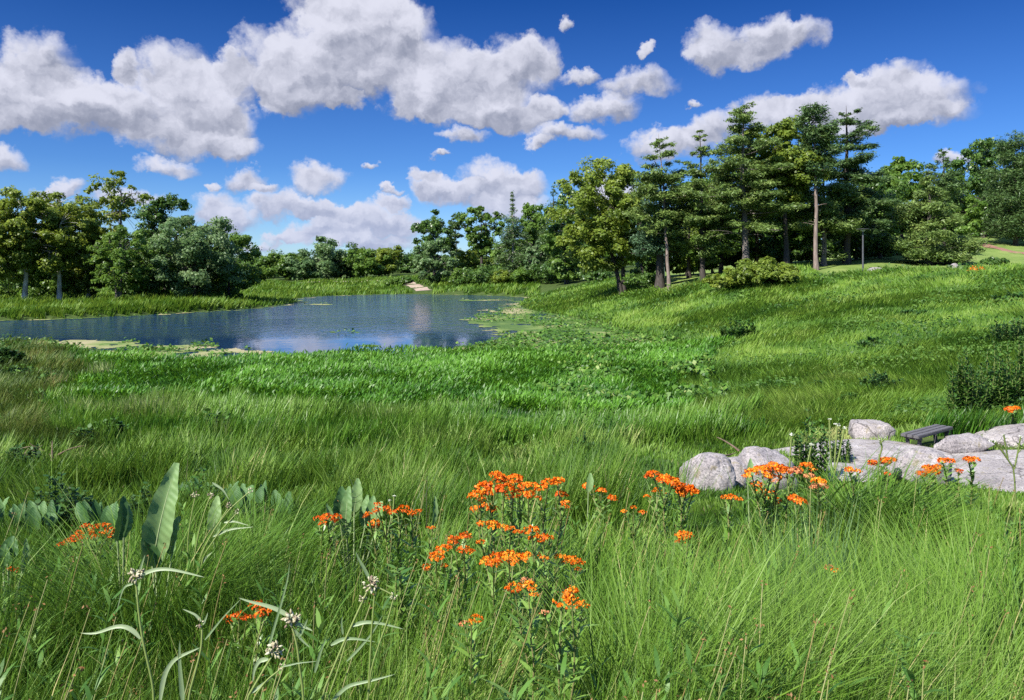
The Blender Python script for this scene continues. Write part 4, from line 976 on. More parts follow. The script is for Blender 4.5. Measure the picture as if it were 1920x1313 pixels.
def build_floating():
    r = np.random.default_rng(98)
    u = np.linspace(-.8, .26, 700); v = np.linspace(math.log(55), math.log(178), 300)
    U, V = np.meshgrid(u, v); Y = np.exp(V); X = U * Y
    sd = pond_sd(X, Y); a, b, c = float_zone(X, Y); inside = sd < .5
    nz = fbm(X * .55, Y * .3, seed=99, oct=5)
    m = inside & ((a & (nz > .20)) | (b & (nz > .26)) | (c & (nz > .40)))
    tint = np.clip(fbm(X * .22, Y * .22, seed=100, oct=4) * 1.5 - .25 + .25 * b, 0, 1)
    vid = np.arange(X.size).reshape(X.shape)
    q = m[:-1, :-1] & m[1:, 1:] & m[:-1, 1:] & m[1:, :-1]
    f = np.stack([vid[:-1, :-1], vid[:-1, 1:], vid[1:, 1:], vid[1:, :-1]], -1)[q]
    used, inv = np.unique(f, return_inverse=True)
    v3 = np.stack([X.ravel()[used], Y.ravel()[used], np.full(len(used), .016)], 1)
    mt, nt, out = nodes_of('algae_film')
    at = nt.nodes.new('ShaderNodeAttribute'); at.attribute_name = 'tint'
    fac = mathn(nt, 'ADD', at.outputs['Fac'], mathn(nt, 'MULTIPLY', mathn(nt, 'SUBTRACT', noise_n(nt, 1.3, 6, .7), .5), 1.1), True)
    bs = nt.nodes.new('ShaderNodeBsdfPrincipled'); bs.inputs['Roughness'].default_value = .75; bs.inputs['Specular IOR Level'].default_value = .25
    nt.links.new(ramp(nt, fac, [(0, (.06, .11, .022)), (.4, (.13, .185, .042)), (.7, (.21, .22, .08)), (1, (.30, .26, .14))]), bs.inputs['Base Color']); nt.links.new(bs.outputs[0], out.inputs['Surface'])
    mb = MB(); mb.add(v3, inv.reshape(-1, 4), tint.ravel()[used]); tag(mb.build('algae_mat', mt), kind='stuff')
    # pads
    n = 90000
    u = r.uniform(-.75, .25, n); py = r.uniform(553, 668, n); y = EYE * F / (py - HOR); x = u * y
    sd = pond_sd(x, y); a, b, c = float_zone(x, y); pxx = 960 + F * x / y
    dens = fbm(x * .25, y * .25, seed=101, oct=3)
    greenband = a & (sd > -9 - 6 * (dens - .5)) & (dens > .36)
    m = (sd < .6) & (greenband | (a & (dens > .56)) | (a & (py > 637) & (dens > .42)) | (b & (dens > .80)) | (c & (r.random(n) < .35)) | (b & (pxx < 240) & (sd > -2.0)))
    x, y, py, b = x[m], y[m], py[m], b[m]; n = len(x)
    z = np.where(r.random(n) < .55, r.uniform(.03, .05, n), r.uniform(.05, .34, n))
    nr = r.normal(0, 1, (n, 3)) * np.where(z > .06, .45, .05)[:, None] + np.array([0, -.1, 1.0])
    mb = MB(); mb.kites(np.stack([x, y, z], 1), nr, r.uniform(.18, .36, n), r.uniform(.75, 1, n), np.clip(r.normal(.42, .2, n), 0, 1), r, fold=.03)
    tag(mb.build('lily_pads', M_LILY), kind='stuff')
build_floating()

def blue_tuft():
    r = np.random.default_rng(131); d = 3.5; x = (1515 - 960) / F * d; n = 260
    q = r.random(n) ** .5 * .16; a = r.uniform(0, 6.283, n); bx, by = x + np.cos(a) * q, d + np.sin(a) * q * 1.3
    P_, _ = ground_pts(bx, by); mb = MB(); c = np.array([x, d, H1(x, d)])
    mb.blades(P_ - c, r.uniform(.45, .78, n), .0055 * r.uniform(.6, 1.3, n), a + r.normal(0, .5, n), r.uniform(0, .12, n), r.uniform(.05, .5, n), 4, np.clip(r.normal(.5, .2, n), 0, 1), r)
    o = mb.build('grass_tuft', leaf_mat('bluish_grass', [(0, (.045, .105, .030)), (.5, (.095, .185, .062)), (1, (.18, .27, .11))], .3, .45, .3)); o.location = c
    tag(o, 'grey green upright grass tuft left of the lone small orange pair', 'grass tuft')
blue_tuft()

def herbs():
    """low leafy herbs and dry seed heads that grow through the grass"""
    r = np.random.default_rng(140); n = 420
    x, y = pick(0, n, r, .75); ok = clear_of_rocks(x, y); x, y = x[ok], y[ok]; P_, _ = ground_pts(x, y); mb = MB()
    for k in range(len(x)):
        h = r.uniform(.30, .56) * (1 - .45 * float(sstep(4.7, 6.0, y[k]) * sstep(1120, 1230, 960 + F * x[k] / y[k]))); m = int(r.integers(9, 22)); t = np.sort(r.uniform(.25, 1, m))
        ld = r.normal(0, .10, 2); B = P_[k] + np.stack([ld[0] * t, ld[1] * t, h * t], 1); tn = r.uniform(.3, .8); w = max(.011, .0028 * y[k]) * r.uniform(.7, 1.5)
        mb.tube([P_[k], P_[k] + [ld[0], ld[1], h]], [.003, .002], 4, .3)
        mb.blades(B, r.uniform(.045, .095, m), w, np.arange(m) * 2.4 + r.normal(0, .3, m), r.uniform(.35, 1.0, m), r.uniform(.8, 1.7, m), 3, np.clip(tn + r.normal(0, .15, m), 0, 1), r, face=r.uniform(-.2, .2, m), prof=(.35, 1, .8, .05))
    tag(mb.build('meadow_herbs', leaf_mat('herb_leaf', [(0, (.035, .095, .016)), (.5, (.090, .195, .030)), (1, (.19, .31, .065))], .3, .45, .3)), kind='stuff')
    n = 380; x, y = pick(0, n, r, .8); P_, _ = ground_pts(x, y); mb = MB()
    for k in range(n):
        h = r.uniform(.35, .66); a = r.uniform(-1.5, 1.2); e = P_[k] + np.array([math.cos(a) * h * .3, math.sin(a) * h * .3, h]); C = curve(P_[k], e, .06, 6)
        mb.tube(C, .0010 + .00028 * y[k], 4, r.uniform(.4, .7)); m = 5; c = e + r.normal(0, .007, (m, 3)) * [1, 1, 2]
        mb.kites(c, r.normal(0, 1, (m, 3)), .011, .45, r.uniform(.0, .35, m), r)
    tag(mb.build('dry_seed_heads', leaf_mat('dry_seed', [(0, (.16, .075, .03)), (.35, (.26, .15, .06)), (.5, (.22, .24, .08)), (1, (.42, .40, .2))], .15, .6, .2)), kind='stuff')
herbs()

def slope_herbs():
    """leafy herbs that grow in drifts through the grass of the slopes"""
    r = np.random.default_rng(150); mb = MB()
    for zone, n, size, thr, hh in ((4, 42000, .0038, .60, .62), (1, 16000, .0046, .64, .40), (3, 9000, .0042, .66, .72), (5, 6000, .004, .5, .6)):
        x, y = pick(zone, n, r, .95); px = 960 + F * x / y
        q = fbm(x * .30, y * .30, seed=151 + zone, oct=4) + .16 * sstep(1500, 1850, px) * (zone == 4)
        ok = clear_of_rocks(x, y, 1.1) & (q > thr) & ((zone != 1) | (px < 1150)); x, y, q = x[ok], y[ok], q[ok]; n = len(x)
        P_, _ = ground_pts(x, y); P_[:, 2] += hh * r.random(n) ** .6 * (.6 + .8 * np.minimum(q - thr, .4) / .4)
        mb.kites(P_, r.normal(0, .6, (n, 3)) + [-.2, -.3, .75], size * y * r.uniform(.6, 1.4, n) + .02, r.uniform(.35, .6, n), np.clip(.42 + (fbm(x * .2, y * .2, seed=155) - .5) * .7 + r.normal(0, .17, n), 0, 1), r)
    tag(mb.build('slope_herbs', leaf_mat('slope_herb_leaf', [(0, (.028, .080, .012)), (.5, (.072, .155, .020)), (1, (.15, .25, .045))], .32, .5, .25)), kind='stuff')
slope_herbs()
# ---------------------------------------------------------------- flowers and single plants
M_ORANGE = leaf_mat('orange_florets', [(0, (.50, .075, .006)), (.35, (.78, .165, .007)), (.75, (.88, .26, .010)), (1, (.90, .38, .03))], .22, .5, .25)
M_FADED = leaf_mat('faded_florets', [(0, (.40, .14, .06)), (.5, (.62, .24, .10)), (1, (.72, .38, .18))], .2, .6, .2)
M_STEM = leaf_mat('reddish_stem', [(0, (.08, .12, .03)), (.5, (.14, .18, .05)), (1, (.20, .15, .08))], .0, .5, .3)
M_WEED = leaf_mat('milkweed_leaf', [(0, (.060, .140, .022)), (.5, (.130, .250, .036)), (1, (.23, .36, .07))], .28, .36, .5)
M_FORB = leaf_mat('forb_leaf', [(0, (.020, .060, .010)), (.5, (.055, .135, .020)), (1, (.13, .24, .045))], .28, .5, .25)
M_FORBD = leaf_mat('dark_forb_leaf', [(0, (.014, .045, .010)), (.5, (.036, .095, .018)), (1, (.10, .19, .045))], .28, .5, .25)
M_STRAW = leaf_mat('straw_stalk', [(0, (.13, .19, .045)), (.5, (.24, .30, .09)), (1, (.40, .41, .19))], .2, .5, .35)
M_PALE = leaf_mat('pale_blue_strap', [(0, (.11, .18, .08)), (.5, (.20, .28, .13)), (1, (.36, .42, .24))], .3, .45, .4)
M_SEED = leaf_mat('seed_pods', [(0, (.20, .13, .10)), (.5, (.38, .34, .20)), (1, (.56, .54, .36))], .15, .6, .3)
M_WHITE = leaf_mat('white_petals', [(0, (.28, .32, .20)), (.5, (.50, .52, .40)), (1, (.66, .66, .58))], .2, .6, .2)
M_YELLOW = leaf_mat('yellow_florets', [(0, (.6, .42, .03)), (1, (.8, .6, .06))], .2, .6, .2)
GB = 'orange butterfly weed plants in the meadow'

def solve_d(px, py, Hp, d0=1.5, d1=45.0):
    d = np.geomspace(d0, d1, 500); x = (px - 960) / F * d
    top = EYE - (py - HOR) / F * d; g = height(x, d) + Hp
    i = np.nonzero(top <= g)[0]
    if len(i): return float(d[i[0]])
    return float(d[np.argmin(top - g)])
def leafy(mb, pts, r, n, L, w, t0=.2, t1=1.0, out=(.6, 1.15), tint=.5, sd=.2, S=3, opposite=False, droop=.5):
    """leaves set round a stem given by its points"""
    pts = np.asarray(pts); seg = np.concatenate([[0], np.cumsum(np.linalg.norm(np.diff(pts, axis=0), axis=1))]); seg /= seg[-1]
    t = np.linspace(t0, t1, n) + (0 if opposite else 1) * r.normal(0, .01, n)
    if opposite: t = np.repeat(t[::2], 2)[:n]
    P = np.stack([np.interp(t, seg, pts[:, k]) for k in range(3)], 1)
    phi = np.arange(n) * (math.pi if opposite else 2.4) + (np.arange(n) // 2 * 1.57 if opposite else 0) + r.normal(0, .35, n) + r.uniform(0, 6)
    th0 = r.uniform(*out, n)
    mb.blades(P, L * r.uniform(.7, 1.2, n) * (1.1 - .35 * t), w * r.uniform(.8, 1.2, n), phi, th0, th0 + droop * r.uniform(.2, 1.2, n), S, np.clip(tint + r.normal(0, sd, n), 0, 1), r,
              face=r.uniform(-.25, .25, n), prof={3: (.35, 1, .8, .05), 4: (.3, .9, 1, .6, .04)}[S])
def umbel(mb, c, rad, r, tint, dens=1.0):
    """a flat dome of small star shaped florets"""
    n = int(np.clip(rad / .0055, 5, 9) ** 2 * 1.0 * dens)
    th = np.arccos(1 - r.random(n) * .86); ph = r.uniform(0, 6.283, n)
    d = np.stack([np.sin(th) * np.cos(ph), np.sin(th) * np.sin(ph), np.cos(th) * .62], 1)
    P = c + d * rad * r.uniform(.80, 1.15, (n, 1))
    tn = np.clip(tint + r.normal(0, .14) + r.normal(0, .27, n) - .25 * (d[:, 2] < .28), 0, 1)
    s = rad * .40
    for k in range(3):
        mb.kites(P + r.normal(0, rad * .05, (n, 3)), d + r.normal(0, .55, (n, 3)), s * r.uniform(.7, 1.25, n), .62, np.clip(tn + r.normal(0, .08, n), 0, 1), r, fold=.3)
def butterfly_weed(label, heads, Hp=.55, tint=.5, seed=0, faded=(), d=None, leafn=1.0, tall=None, stems_only=False):
    r = np.random.default_rng(500 + seed)
    mx = np.mean([q[0] for q in heads]); my = np.max([q[1] for q in heads])
    d = d or solve_d(mx, np.mean([q[1] for q in heads]), Hp)
    bx = (mx - 960) / F * d
    # nearer heads sit lower in the photo
    gz = H1(bx, d); root = thing('butterfly_weed', label, 'flower', (bx, d, gz), GB)
    sb, lb = MB(), MB(); hs = []
    for i, (px, py, w) in enumerate(heads):
        k = d * (1 + r.uniform(-.05, .05)); p = PX(px, py, k) - np.array([bx, d, gz])
        hs.append((p, w / 2 / F * k * 1.04))
    # group heads on shared stems
    ns = max(1, int(round(len(hs) / 2.4))); order = np.argsort([p[0] for p, _ in hs])
    for grp in np.array_split(order, ns):
        c = np.mean([hs[i][0] for i in grp], 0); fork = c * np.array([.9, .9, 1]) - np.array([0, 0, .10 + .02 * len(grp)])
        b = np.array([c[0] * .45 + r.normal(0, .02), c[1] * .5 + r.normal(0, .03), -.03])
        S = curve(b, fork, r.uniform(-.02, .06), 7); S[1:-1] += r.normal(0, .006, (5, 3))
        wk = max(.0032, .0012 * d)
        sb.tube(S, np.linspace(wk, wk * .8, 7), 5, .8)
        ln = np.linalg.norm(fork - b)
        leafy(lb, S, r, int(max(12, ln / .012) * leafn), .095, max(.019, .0045 * d), .18, 1.0, (.45, 1.1), .5, .22)
        for i in grp:
            p, rad = hs[i]; Q = curve(fork, p - np.array([0, 0, rad * .3]), .01, 5)
            sb.tube(Q, wk * .7, 4, .6); leafy(lb, Q, r, 7, .064, max(.015, .0038 * d), .1, .85, (.5, 1.2), .55, .2)
    sb.build('stem', M_STEM, root, True); lb.build('foliage', M_WEED, root)
    for i, (p, rad) in enumerate(hs):
        hb = MB(); umbel(hb, p, rad, r, tint + r.normal(0, .05))
        if rad > .02 and r.random() < .5:      # side clusters make the outline uneven
            for k in range(2):
                umbel(hb, p + np.array([r.normal(0, rad * .7), r.normal(0, rad * .5), -rad * r.uniform(.1, .5)]), rad * r.uniform(.45, .65), r, tint - .05)
        hb.build('flower_head', M_FADED if i in faded else M_ORANGE, root)
    return root
BW = [
 ('largest orange clump, standing left of centre with dark leaves below its crowded heads', [(930,893,24),(910,917,34),(940,904,30),(966,901,28),(896,929,27),(921,924,28),(946,919,30),(985,914,25),(974,928,27),(991,930,24),(1000,911,18),(955,934,20),(902,938,18),(883,934,14)], .62, .52, ()),
 ('three close orange heads below the left side of the largest clump', [(893,956,22),(910,953,26),(924,957,22)], .5, .62, ()),
 ('orange plant right of the largest clump, flat topped pair above small heads', [(1028,907,24),(1046,905,24),(1013,918,26),(1052,928,22),(1010,937,18),(1062,946,20)], .6, .6, ()),
 ('row of five small orange heads just above the crowded middle row', [(903,984,19),(924,987,26),(943,992,20),(957,994,19),(970,999,14),(902,1018,16)], .52, .62, ()),
 ('tall dense orange head rising above the right end of the middle row', [(997,1000,30),(1004,1014,26),(1018,1011,24),(1030,1011,18)], .62, .62, ()),
 ('longest orange row in the middle of the meadow, heads side by side', [(912,1056,28),(932,1049,30),(954,1046,32),(974,1052,32),(991,1048,28),(962,1058,24),(925,1060,22)], .55, .64, ()),
 ('pair of rounded orange heads at the right end of the longest row', [(1052,1048,22),(1070,1052,24),(1082,1057,24),(1006,1040,16),(1020,1049,18)], .55, .6, ()),
 ('red orange scattered heads left of the longest row', [(850,1012,22),(872,1007,23),(831,1032,25),(849,1024,24),(870,1033,24),(818,1047,29),(799,1065,18),(833,1062,14),(882,1036,18)], .5, .36, ()),
 ('orange plant with two heads and narrow upright leaves, front centre', [(965,1105,32),(991,1101,28),(986,1090,18),(1001,1117,16)], .58, .7, (2,)),
 ('front orange plant with a stepped cluster of heads on a reddish stem', [(1072,1112,28),(1053,1131,32),(1073,1138,28),(1091,1137,24),(1064,1124,22),(1021,1151,17)], .58, .68, (5,)),
 ('small half open orange head on a bare stem, front centre left', [(894,1163,24),(872,1171,18),(884,1168,16)], .5, .66, (1,)),
 ('three small orange heads in a falling line left of the boulders', [(1103,914,20),(1128,922,18),(1147,935,17)], .5, .6, ()),
 ('tall orange plant leaning left before the rounded boulder', [(1225,892,24),(1244,899,24),(1262,906,26),(1286,922,34),(1272,915,26),(1299,925,24),(1276,926,20)], .66, .5, ()),
 ('single broad orange head below the tall plant that leans left', [(1280,1007,26),(1291,1005,20),(1279,1016,17)], .5, .55, ()),
 ('two small pale orange heads left of the tall leaning plant', [(1232,920,14),(1213,932,13),(1250,928,10)], .5, .62, ()),
 ('single flat orange head below the gap between the boulders', [(1360,934,16),(1372,934,18)], .5, .55, ()),
 ('wide orange clump below the flat topped boulder, with many small heads', [(1410,888,24),(1429,884,28),(1450,876,24),(1464,882,27),(1476,885,24),(1491,886,24),(1443,894,20),(1420,911,20),(1432,925,26),(1445,929,22),(1449,943,26),(1455,905,16),(1400,895,16),(1462,897,16)], .6, .55, (5,11)),
 ('pair of joined orange heads right below the wide clump', [(1489,936,22),(1500,943,24)], .5, .52, ()),
 ('orange head half faded to pink, at the left of the dark grass tussock', [(1535,905,24),(1541,914,20),(1530,914,18)], .55, .58, (1,2)),
 ('small pale orange pair of heads above the half faded one', [(1512,876,22),(1517,895,20)], .55, .62, (1,)),
 ('flat orange head on top of the dark grass tussock', [(1593,883,18),(1607,885,16)], .6, .66, ()),
 ('red orange heads in front of the small pale slab', [(1637,868,15),(1660,866,22),(1673,864,16),(1664,890,12)], .5, .36, ()),
 ('orange plant with five crowded heads left of the tall leafy one', [(1728,890,18),(1741,880,20),(1758,878,18),(1752,888,20),(1743,886,14)], .55, .5, ()),
 ('upright leafy orange plant with one broad flat head before the large slab', [(1768,866,18),(1781,866,18)], .62, .48, ()),
 ('orange plant at the right with a single raised head before the large slab', [(1816,863,18),(1828,864,18)], .6, .48, ()),
 ('tiny single orange head between two upright orange plants', [(1797,884,14)], .5, .5, ()),
 ('lone small orange pair in the grass at the lower right', [(1555,1067,18),(1566,1071,16)], .42, .6, (0,)),
 ('bushy orange plant at the left beside the leaning grass, with a slanting crown of heads', [(114,1024,16),(128,1016,18),(140,1010,20),(152,1014,18),(165,1004,20),(176,991,18),(190,988,18),(205,995,18),(210,1006,16),(180,1008,16),(200,986,14),(160,988,16),(194,1001,16),(148,1000,16)], .5, .3, ()),
 ('orange plant of four low heads left of the upright dock leaves', [(598,975,20),(612,971,20),(628,973,22),(606,984,16)], .5, .36, ()),
 ('red orange plant with a long line of heads right of the upright dock leaves', [(708,948,16),(691,966,16),(706,958,16),(725,955,18),(735,963,18),(746,960,16),(757,955,20),(771,963,18),(785,960,14),(703,984,24)], .52, .36, ()),
 ('deep orange heads among the pale seed stalks, front left', [(480,1137,26),(491,1152,30),(432,1162,26),(448,1157,26),(463,1161,20)], .42, .3, ()),
 ('tiny orange tuft at the left frame edge', [(20,1068,12),(31,1071,14)], .4, .35, ()),
 ('few tiny orange heads in yellowish leaves left of the broad single head', [(1170,960,12),(1205,963,15),(1188,953,12)], .5, .6, ()),
 ('small half open orange head in the middle of the meadow grass', [(811,991,12),(803,990,8)], .5, .5, ()),
 ('lone orange head among the dark forbs at the right frame edge', [(1893,769,16),(1905,767,14)], .8, .62, ()),
]
for i, (lb, hd, Hp, tn, fd) in enumerate(BW):
    butterfly_weed(lb, hd, Hp, tn, i, fd, d=None if i != len(BW) - 1 else 22.8)
# orange lilies far up the meadow
def far_lily():
    d = 78.0; r = np.random.default_rng(3); x = (1832 - 960) / F * d; z = H1(x, d)
    root = thing('orange_lily_clump', 'orange lilies far up the meadow by the mown lawn', 'flower', (x, d, z))
    sb, hb = MB(), MB()
    for px, py in ((1820,506),(1826,504),(1834,506),(1840,503),(1844,505),(1830,508)):
        p = PX(px, py, d) - np.array([x, d, z]); sb.tube([[p[0], 0, -.05], p * [1, .5, .5], p], .02, 4, .4)
        hb.kites(p + r.normal(0, .1, (14, 3)), r.normal(0, 1, (14, 3)) + [0, -.5, .6], .18, .6, r.uniform(.2, .6, 14), r)
    sb.build('stem', M_STEM, root); hb.build('flower_head', M_ORANGE, root)
far_lily()

# ---- big upright dock leaves
def dock_mat():
    m, nt, out = nodes_of('dock_leaf')
    at = nt.nodes.new('ShaderNodeAttribute'); at.attribute_name = 'tint'
    wv = nt.nodes.new('ShaderNodeTexWave'); wv.inputs['Scale'].default_value = 16; wv.inputs['Distortion'].default_value = 1.2; wv.inputs['Detail'].default_value = 2
    wv.bands_direction = 'DIAGONAL'; nt.links.new(nt.nodes.new('ShaderNodeTexCoord').outputs['Object'], wv.inputs['Vector'])
    f = mathn(nt, 'ADD', at.outputs['Fac'], mathn(nt, 'MULTIPLY', mathn(nt, 'SUBTRACT', noise_n(nt, 30, 4, .6, 'obj'), .5), .5), True)
    col = ramp(nt, f, [(0, (.030, .085, .022)), (.5, (.105, .20, .065)), (1, (.22, .32, .12))])
    b = nt.nodes.new('ShaderNodeBsdfPrincipled'); b.inputs['Roughness'].default_value = .55; b.inputs['Specular IOR Level'].default_value = .22
    nt.links.new(col, b.inputs['Base Color'])
    bp = nt.nodes.new('ShaderNodeBump'); bp.inputs['Strength'].default_value = .5; bp.inputs['Distance'].default_value = .004
    nt.links.new(wv.outputs['Fac'], bp.inputs['Height']); nt.links.new(bp.outputs[0], b.inputs['Normal'])
    tr = nt.nodes.new('ShaderNodeBsdfTranslucent'); nt.links.new(col, tr.inputs['Color'])
    mx = nt.nodes.new('ShaderNodeMixShader'); mx.inputs[0].default_value = .22
    nt.links.new(b.outputs[0], mx.inputs[1]); nt.links.new(tr.outputs[0], mx.inputs[2]); nt.links.new(mx.outputs[0], out.inputs['Surface'])
    return m
M_DOCK = dock_mat()
M_RIB = leaf_mat('pale_midrib', [(0, (.20, .27, .12)), (1, (.34, .40, .20))], .1, .5, .3)
def big_leaf(root, base, tip, width, yaw, seed, tint=.5, cup=.25, bow=.10, n=18, m=8, rib=True, origin=(0, 0, 0)):
    """one broad leaf with a wavy edge from base to tip; yaw turns its face"""
    r = np.random.default_rng(seed); base = np.asarray(base) - origin; tip = np.asarray(tip) - origin
    ax = tip - base; Ln = np.linalg.norm(ax)
    side = np.array([math.cos(yaw), math.sin(yaw), 0]); side = side - ax * (side @ ax) / Ln ** 2; side /= np.linalg.norm(side); fn = np.cross(side, ax / Ln)
    t = np.linspace(0, 1, n)[:, None]; s = np.linspace(-1, 1, m + 1)[None]
    w = width * .5 * (np.sin(np.pi * np.clip(t * .93 + .035, 0, 1) ** .85)) ** .62 * (1 - .25 * t)
    w = w * (1 + .05 * np.sin(t * 40 + seed) * (np.abs(s) > .9) + .03 * np.sin(t * 17 + 2 * seed) * np.abs(s))
    depth = bow * Ln * np.sin(np.pi * t) + cup * w * np.abs(s) ** 1.5 + .018 * Ln * np.sin(t * 26 + seed) * np.abs(s) ** 2
    V = base + ax * t[..., None] + side * (w * s)[..., None] + fn * depth[..., None] 
    i = np.arange(n - 1)[:, None] * (m + 1); j = np.arange(m)[None]
    mb = MB(); mb.add(V, np.stack([i + j, i + j + 1, i + m + 2 + j, i + m + 1 + j], -1), tint + .08 * np.tile(np.abs(np.linspace(-1, 1, m + 1)), n))
    o = mb.build('leaf', M_DOCK, root, True)
    if rib:
        rb = MB(); C = V[:, m // 2] - fn * .0012; rb.tube(C, np.linspace(.012, .002, n) * min(1, Ln / .35) * .42, 5, .6); rb.build('midrib', M_RIB, o, True)
    return o
def dock(label, leaves, d, seed, group='broad leaved docks', petiole=True, rib=True, cup=.3):
    """leaves = (tip px, tip py, base px, base py, width px, yaw, tint)"""
    mx = np.mean([q[2] for q in leaves]); x = (mx - 960) / F * d; z = H1(x, d); O = np.array([x, d, z])
    root = thing('prairie_dock', label, 'plant', O, group); r = np.random.default_rng(seed); st = MB()
    for k, (tx, ty, bx, by, w, yaw, tn) in enumerate(leaves):
        dd = d + r.uniform(-.03, .03) * d * (len(leaves) > 1)
        b = PX(bx, by, dd); t = PX(tx, ty, dd * 1.01)
        big_leaf(root, b, t, w / F * dd, yaw, seed + k, tn, origin=O, rib=rib, cup=cup, n=18 if d < 5 else 10, m=8 if d < 5 else 4)
        g = np.array([x + r.normal(0, .02), d + r.normal(0, .02), z - .03]) - O
        if b[2] - O[2] > .02: st.tube(curve(g, b - O, .02, 5), np.linspace(.006, .004, 5), 5, .4)
    if st.n: st.build('stalk', M_RIB, root, True)
    return root
dock('tall pale green dock leaf upright at the left, smaller leaf at its foot', [(331,868,286,1064,58,.15,.74),(338,968,322,1040,40,-.4,.62),(268,1000,292,1068,30,1.1,.08)], 3.35, 601, cup=.45)
dock('dark dock leaf seen edge on, left of the tall pale one', [(231,930,220,1014,34,1.0,.12),(240,946,232,1008,20,1.3,.5)], 3.5, 610)
dock('faint pale dock leaf behind the seed stalks, right of the tall one', [(408,930,400,1006,28,.2,.85)], 4.2, 615)
dock('upright clump of dock leaves beside the red orange flowers left of centre', [(671,897,664,960,26,.3,.75),(655,912,648,985,24,.0,.55),(640,912,636,968,30,.5,.15),(690,928,684,990,22,-.3,.6),(628,935,622,985,20,.9,.3),(700,930,694,990,26,.1,.5),(716,940,706,985,28,-.4,.75),(650,940,650,1008,20,.2,.85),(612,945,618,992,18,1.0,.6)], 4.6, 620)
dock('pair of dark dock leaves at the left frame edge by the tiny orange tuft', [(24,1005,14,1056,38,.3,.1),(48,1010,42,1070,16,1.0,.7),(8,1020,6,1062,22,.6,.2)], 3.6, 635)
dock('single narrow dock leaf in the meadow right of the largest orange clump', [(1107,887,1103,922,16,.2,.7)], 6.2, 640)
dock('single pale dock leaf before the flat topped boulder', [(1407,860,1402,905,16,.1,.7)], 6.6, 642)
dock('narrow grey green dock leaf in the grass left of the longest orange row', [(815,930,811,985,14,.7,.75)], 5.0, 644)
rr = np.random.default_rng(66)
def dock_row(label, px0, px1, py, n, seed, hgt=48):
    r = np.random.default_rng(seed); d = solve_d((px0 + px1) / 2, py + 8, .42, 5.5)
    L = []
    for k in range(n):
        bx = r.uniform(px0, px1); h = hgt * r.uniform(.7, 1.25)
        L.append((bx + r.normal(0, 9), py + r.normal(6, 7), bx, py + h, r.uniform(16, 30), r.uniform(-.7, 1.2), float(np.clip(r.normal(.16, .2), 0, 1))))
    dock(label, L, d, seed, petiole=True, rib=False)
for k, (a, b, py, n, lb) in enumerate(((-15,50,938,11,'dark dock leaves in the leafy row, cut by the left frame edge'),(45,105,940,11,'dark dock leaves in the leafy row, second clump from the left edge'),
        (100,160,934,12,'dark dock leaves in the leafy row, third clump from the left edge'),(155,225,936,11,'dark dock leaves at the right end of the leafy row, by the bushy orange plant'),
        (335,385,903,10,'dock leaves just right of the tall pale leaf top'),(385,440,905,10,'dock leaves behind the upper seed stalks'),(440,505,903,9,'dock leaves at the right end of the row behind the seed stalks'),
        (510,560,915,6,'small dock leaves trailing off in the grass right of the seed stalk heads'))):
    dock_row(lb, a, b, py, n, 700 + 20 * k)

# ---- seed stalks of spiderwort, close to the camera
def strap(mb, pts, d, w, r, tint, up=.35):
    P = np.array([PX(px, py, d * (1 + dd)) for px, py, dd in [(*q, 0.0)[:3] if len(q) == 2 else q for q in pts]])
    n = 14; t = np.linspace(0, len(P) - 1, n)
    # smooth interpolation through the points
    C = np.stack([np.interp(t, range(len(P)), P[:, k]) for k in range(3)], 1)
    for _ in range(3): C[1:-1] = .5 * C[1:-1] + .25 * (C[:-2] + C[2:])
    tan = np.gradient(C, axis=0); tan /= np.linalg.norm(tan, axis=1, keepdims=True)
    sd = np.cross(tan, np.array([.15, -.8, up])); sd /= np.linalg.norm(sd, axis=1, keepdims=True)
    s = np.linspace(0, 1, n); ww = w / F * d * .5 * np.minimum(1, 1.15 * (1 - s) ** .55) * np.minimum(1, .45 + 4 * s)
    nn = np.cross(sd, tan); mid = C - nn * (ww * .5)[:, None]
    V = np.stack([C + sd * ww[:, None], mid, C - sd * ww[:, None]], 1)
    i = np.arange(n - 1)[:, None] * 3; j = np.arange(2)[None]
    mb.add(V, np.stack([i + j, i + j + 1, i + 4 + j, i + 3 + j], -1), tint)
def pods(mb, c, rad, r, n=26):
    """a seed head: a ball of small egg shaped pods"""
    d = unit(r.normal(size=(n, 3)) + [0, 0, .1])
    for q in d:
        p = c + q * rad * r.uniform(.45, .95); ln = rad * r.uniform(.5, .75); a = unit(q + r.normal(0, .4, 3)); t = np.linspace(0, 1, 5)
        mb.tube(p + a * ln * (t[:, None] - .4), ln * .27 * np.array([.15, .85, 1, .7, .08]), 5, float(np.clip(r.normal(.55, .3), 0, 1)))
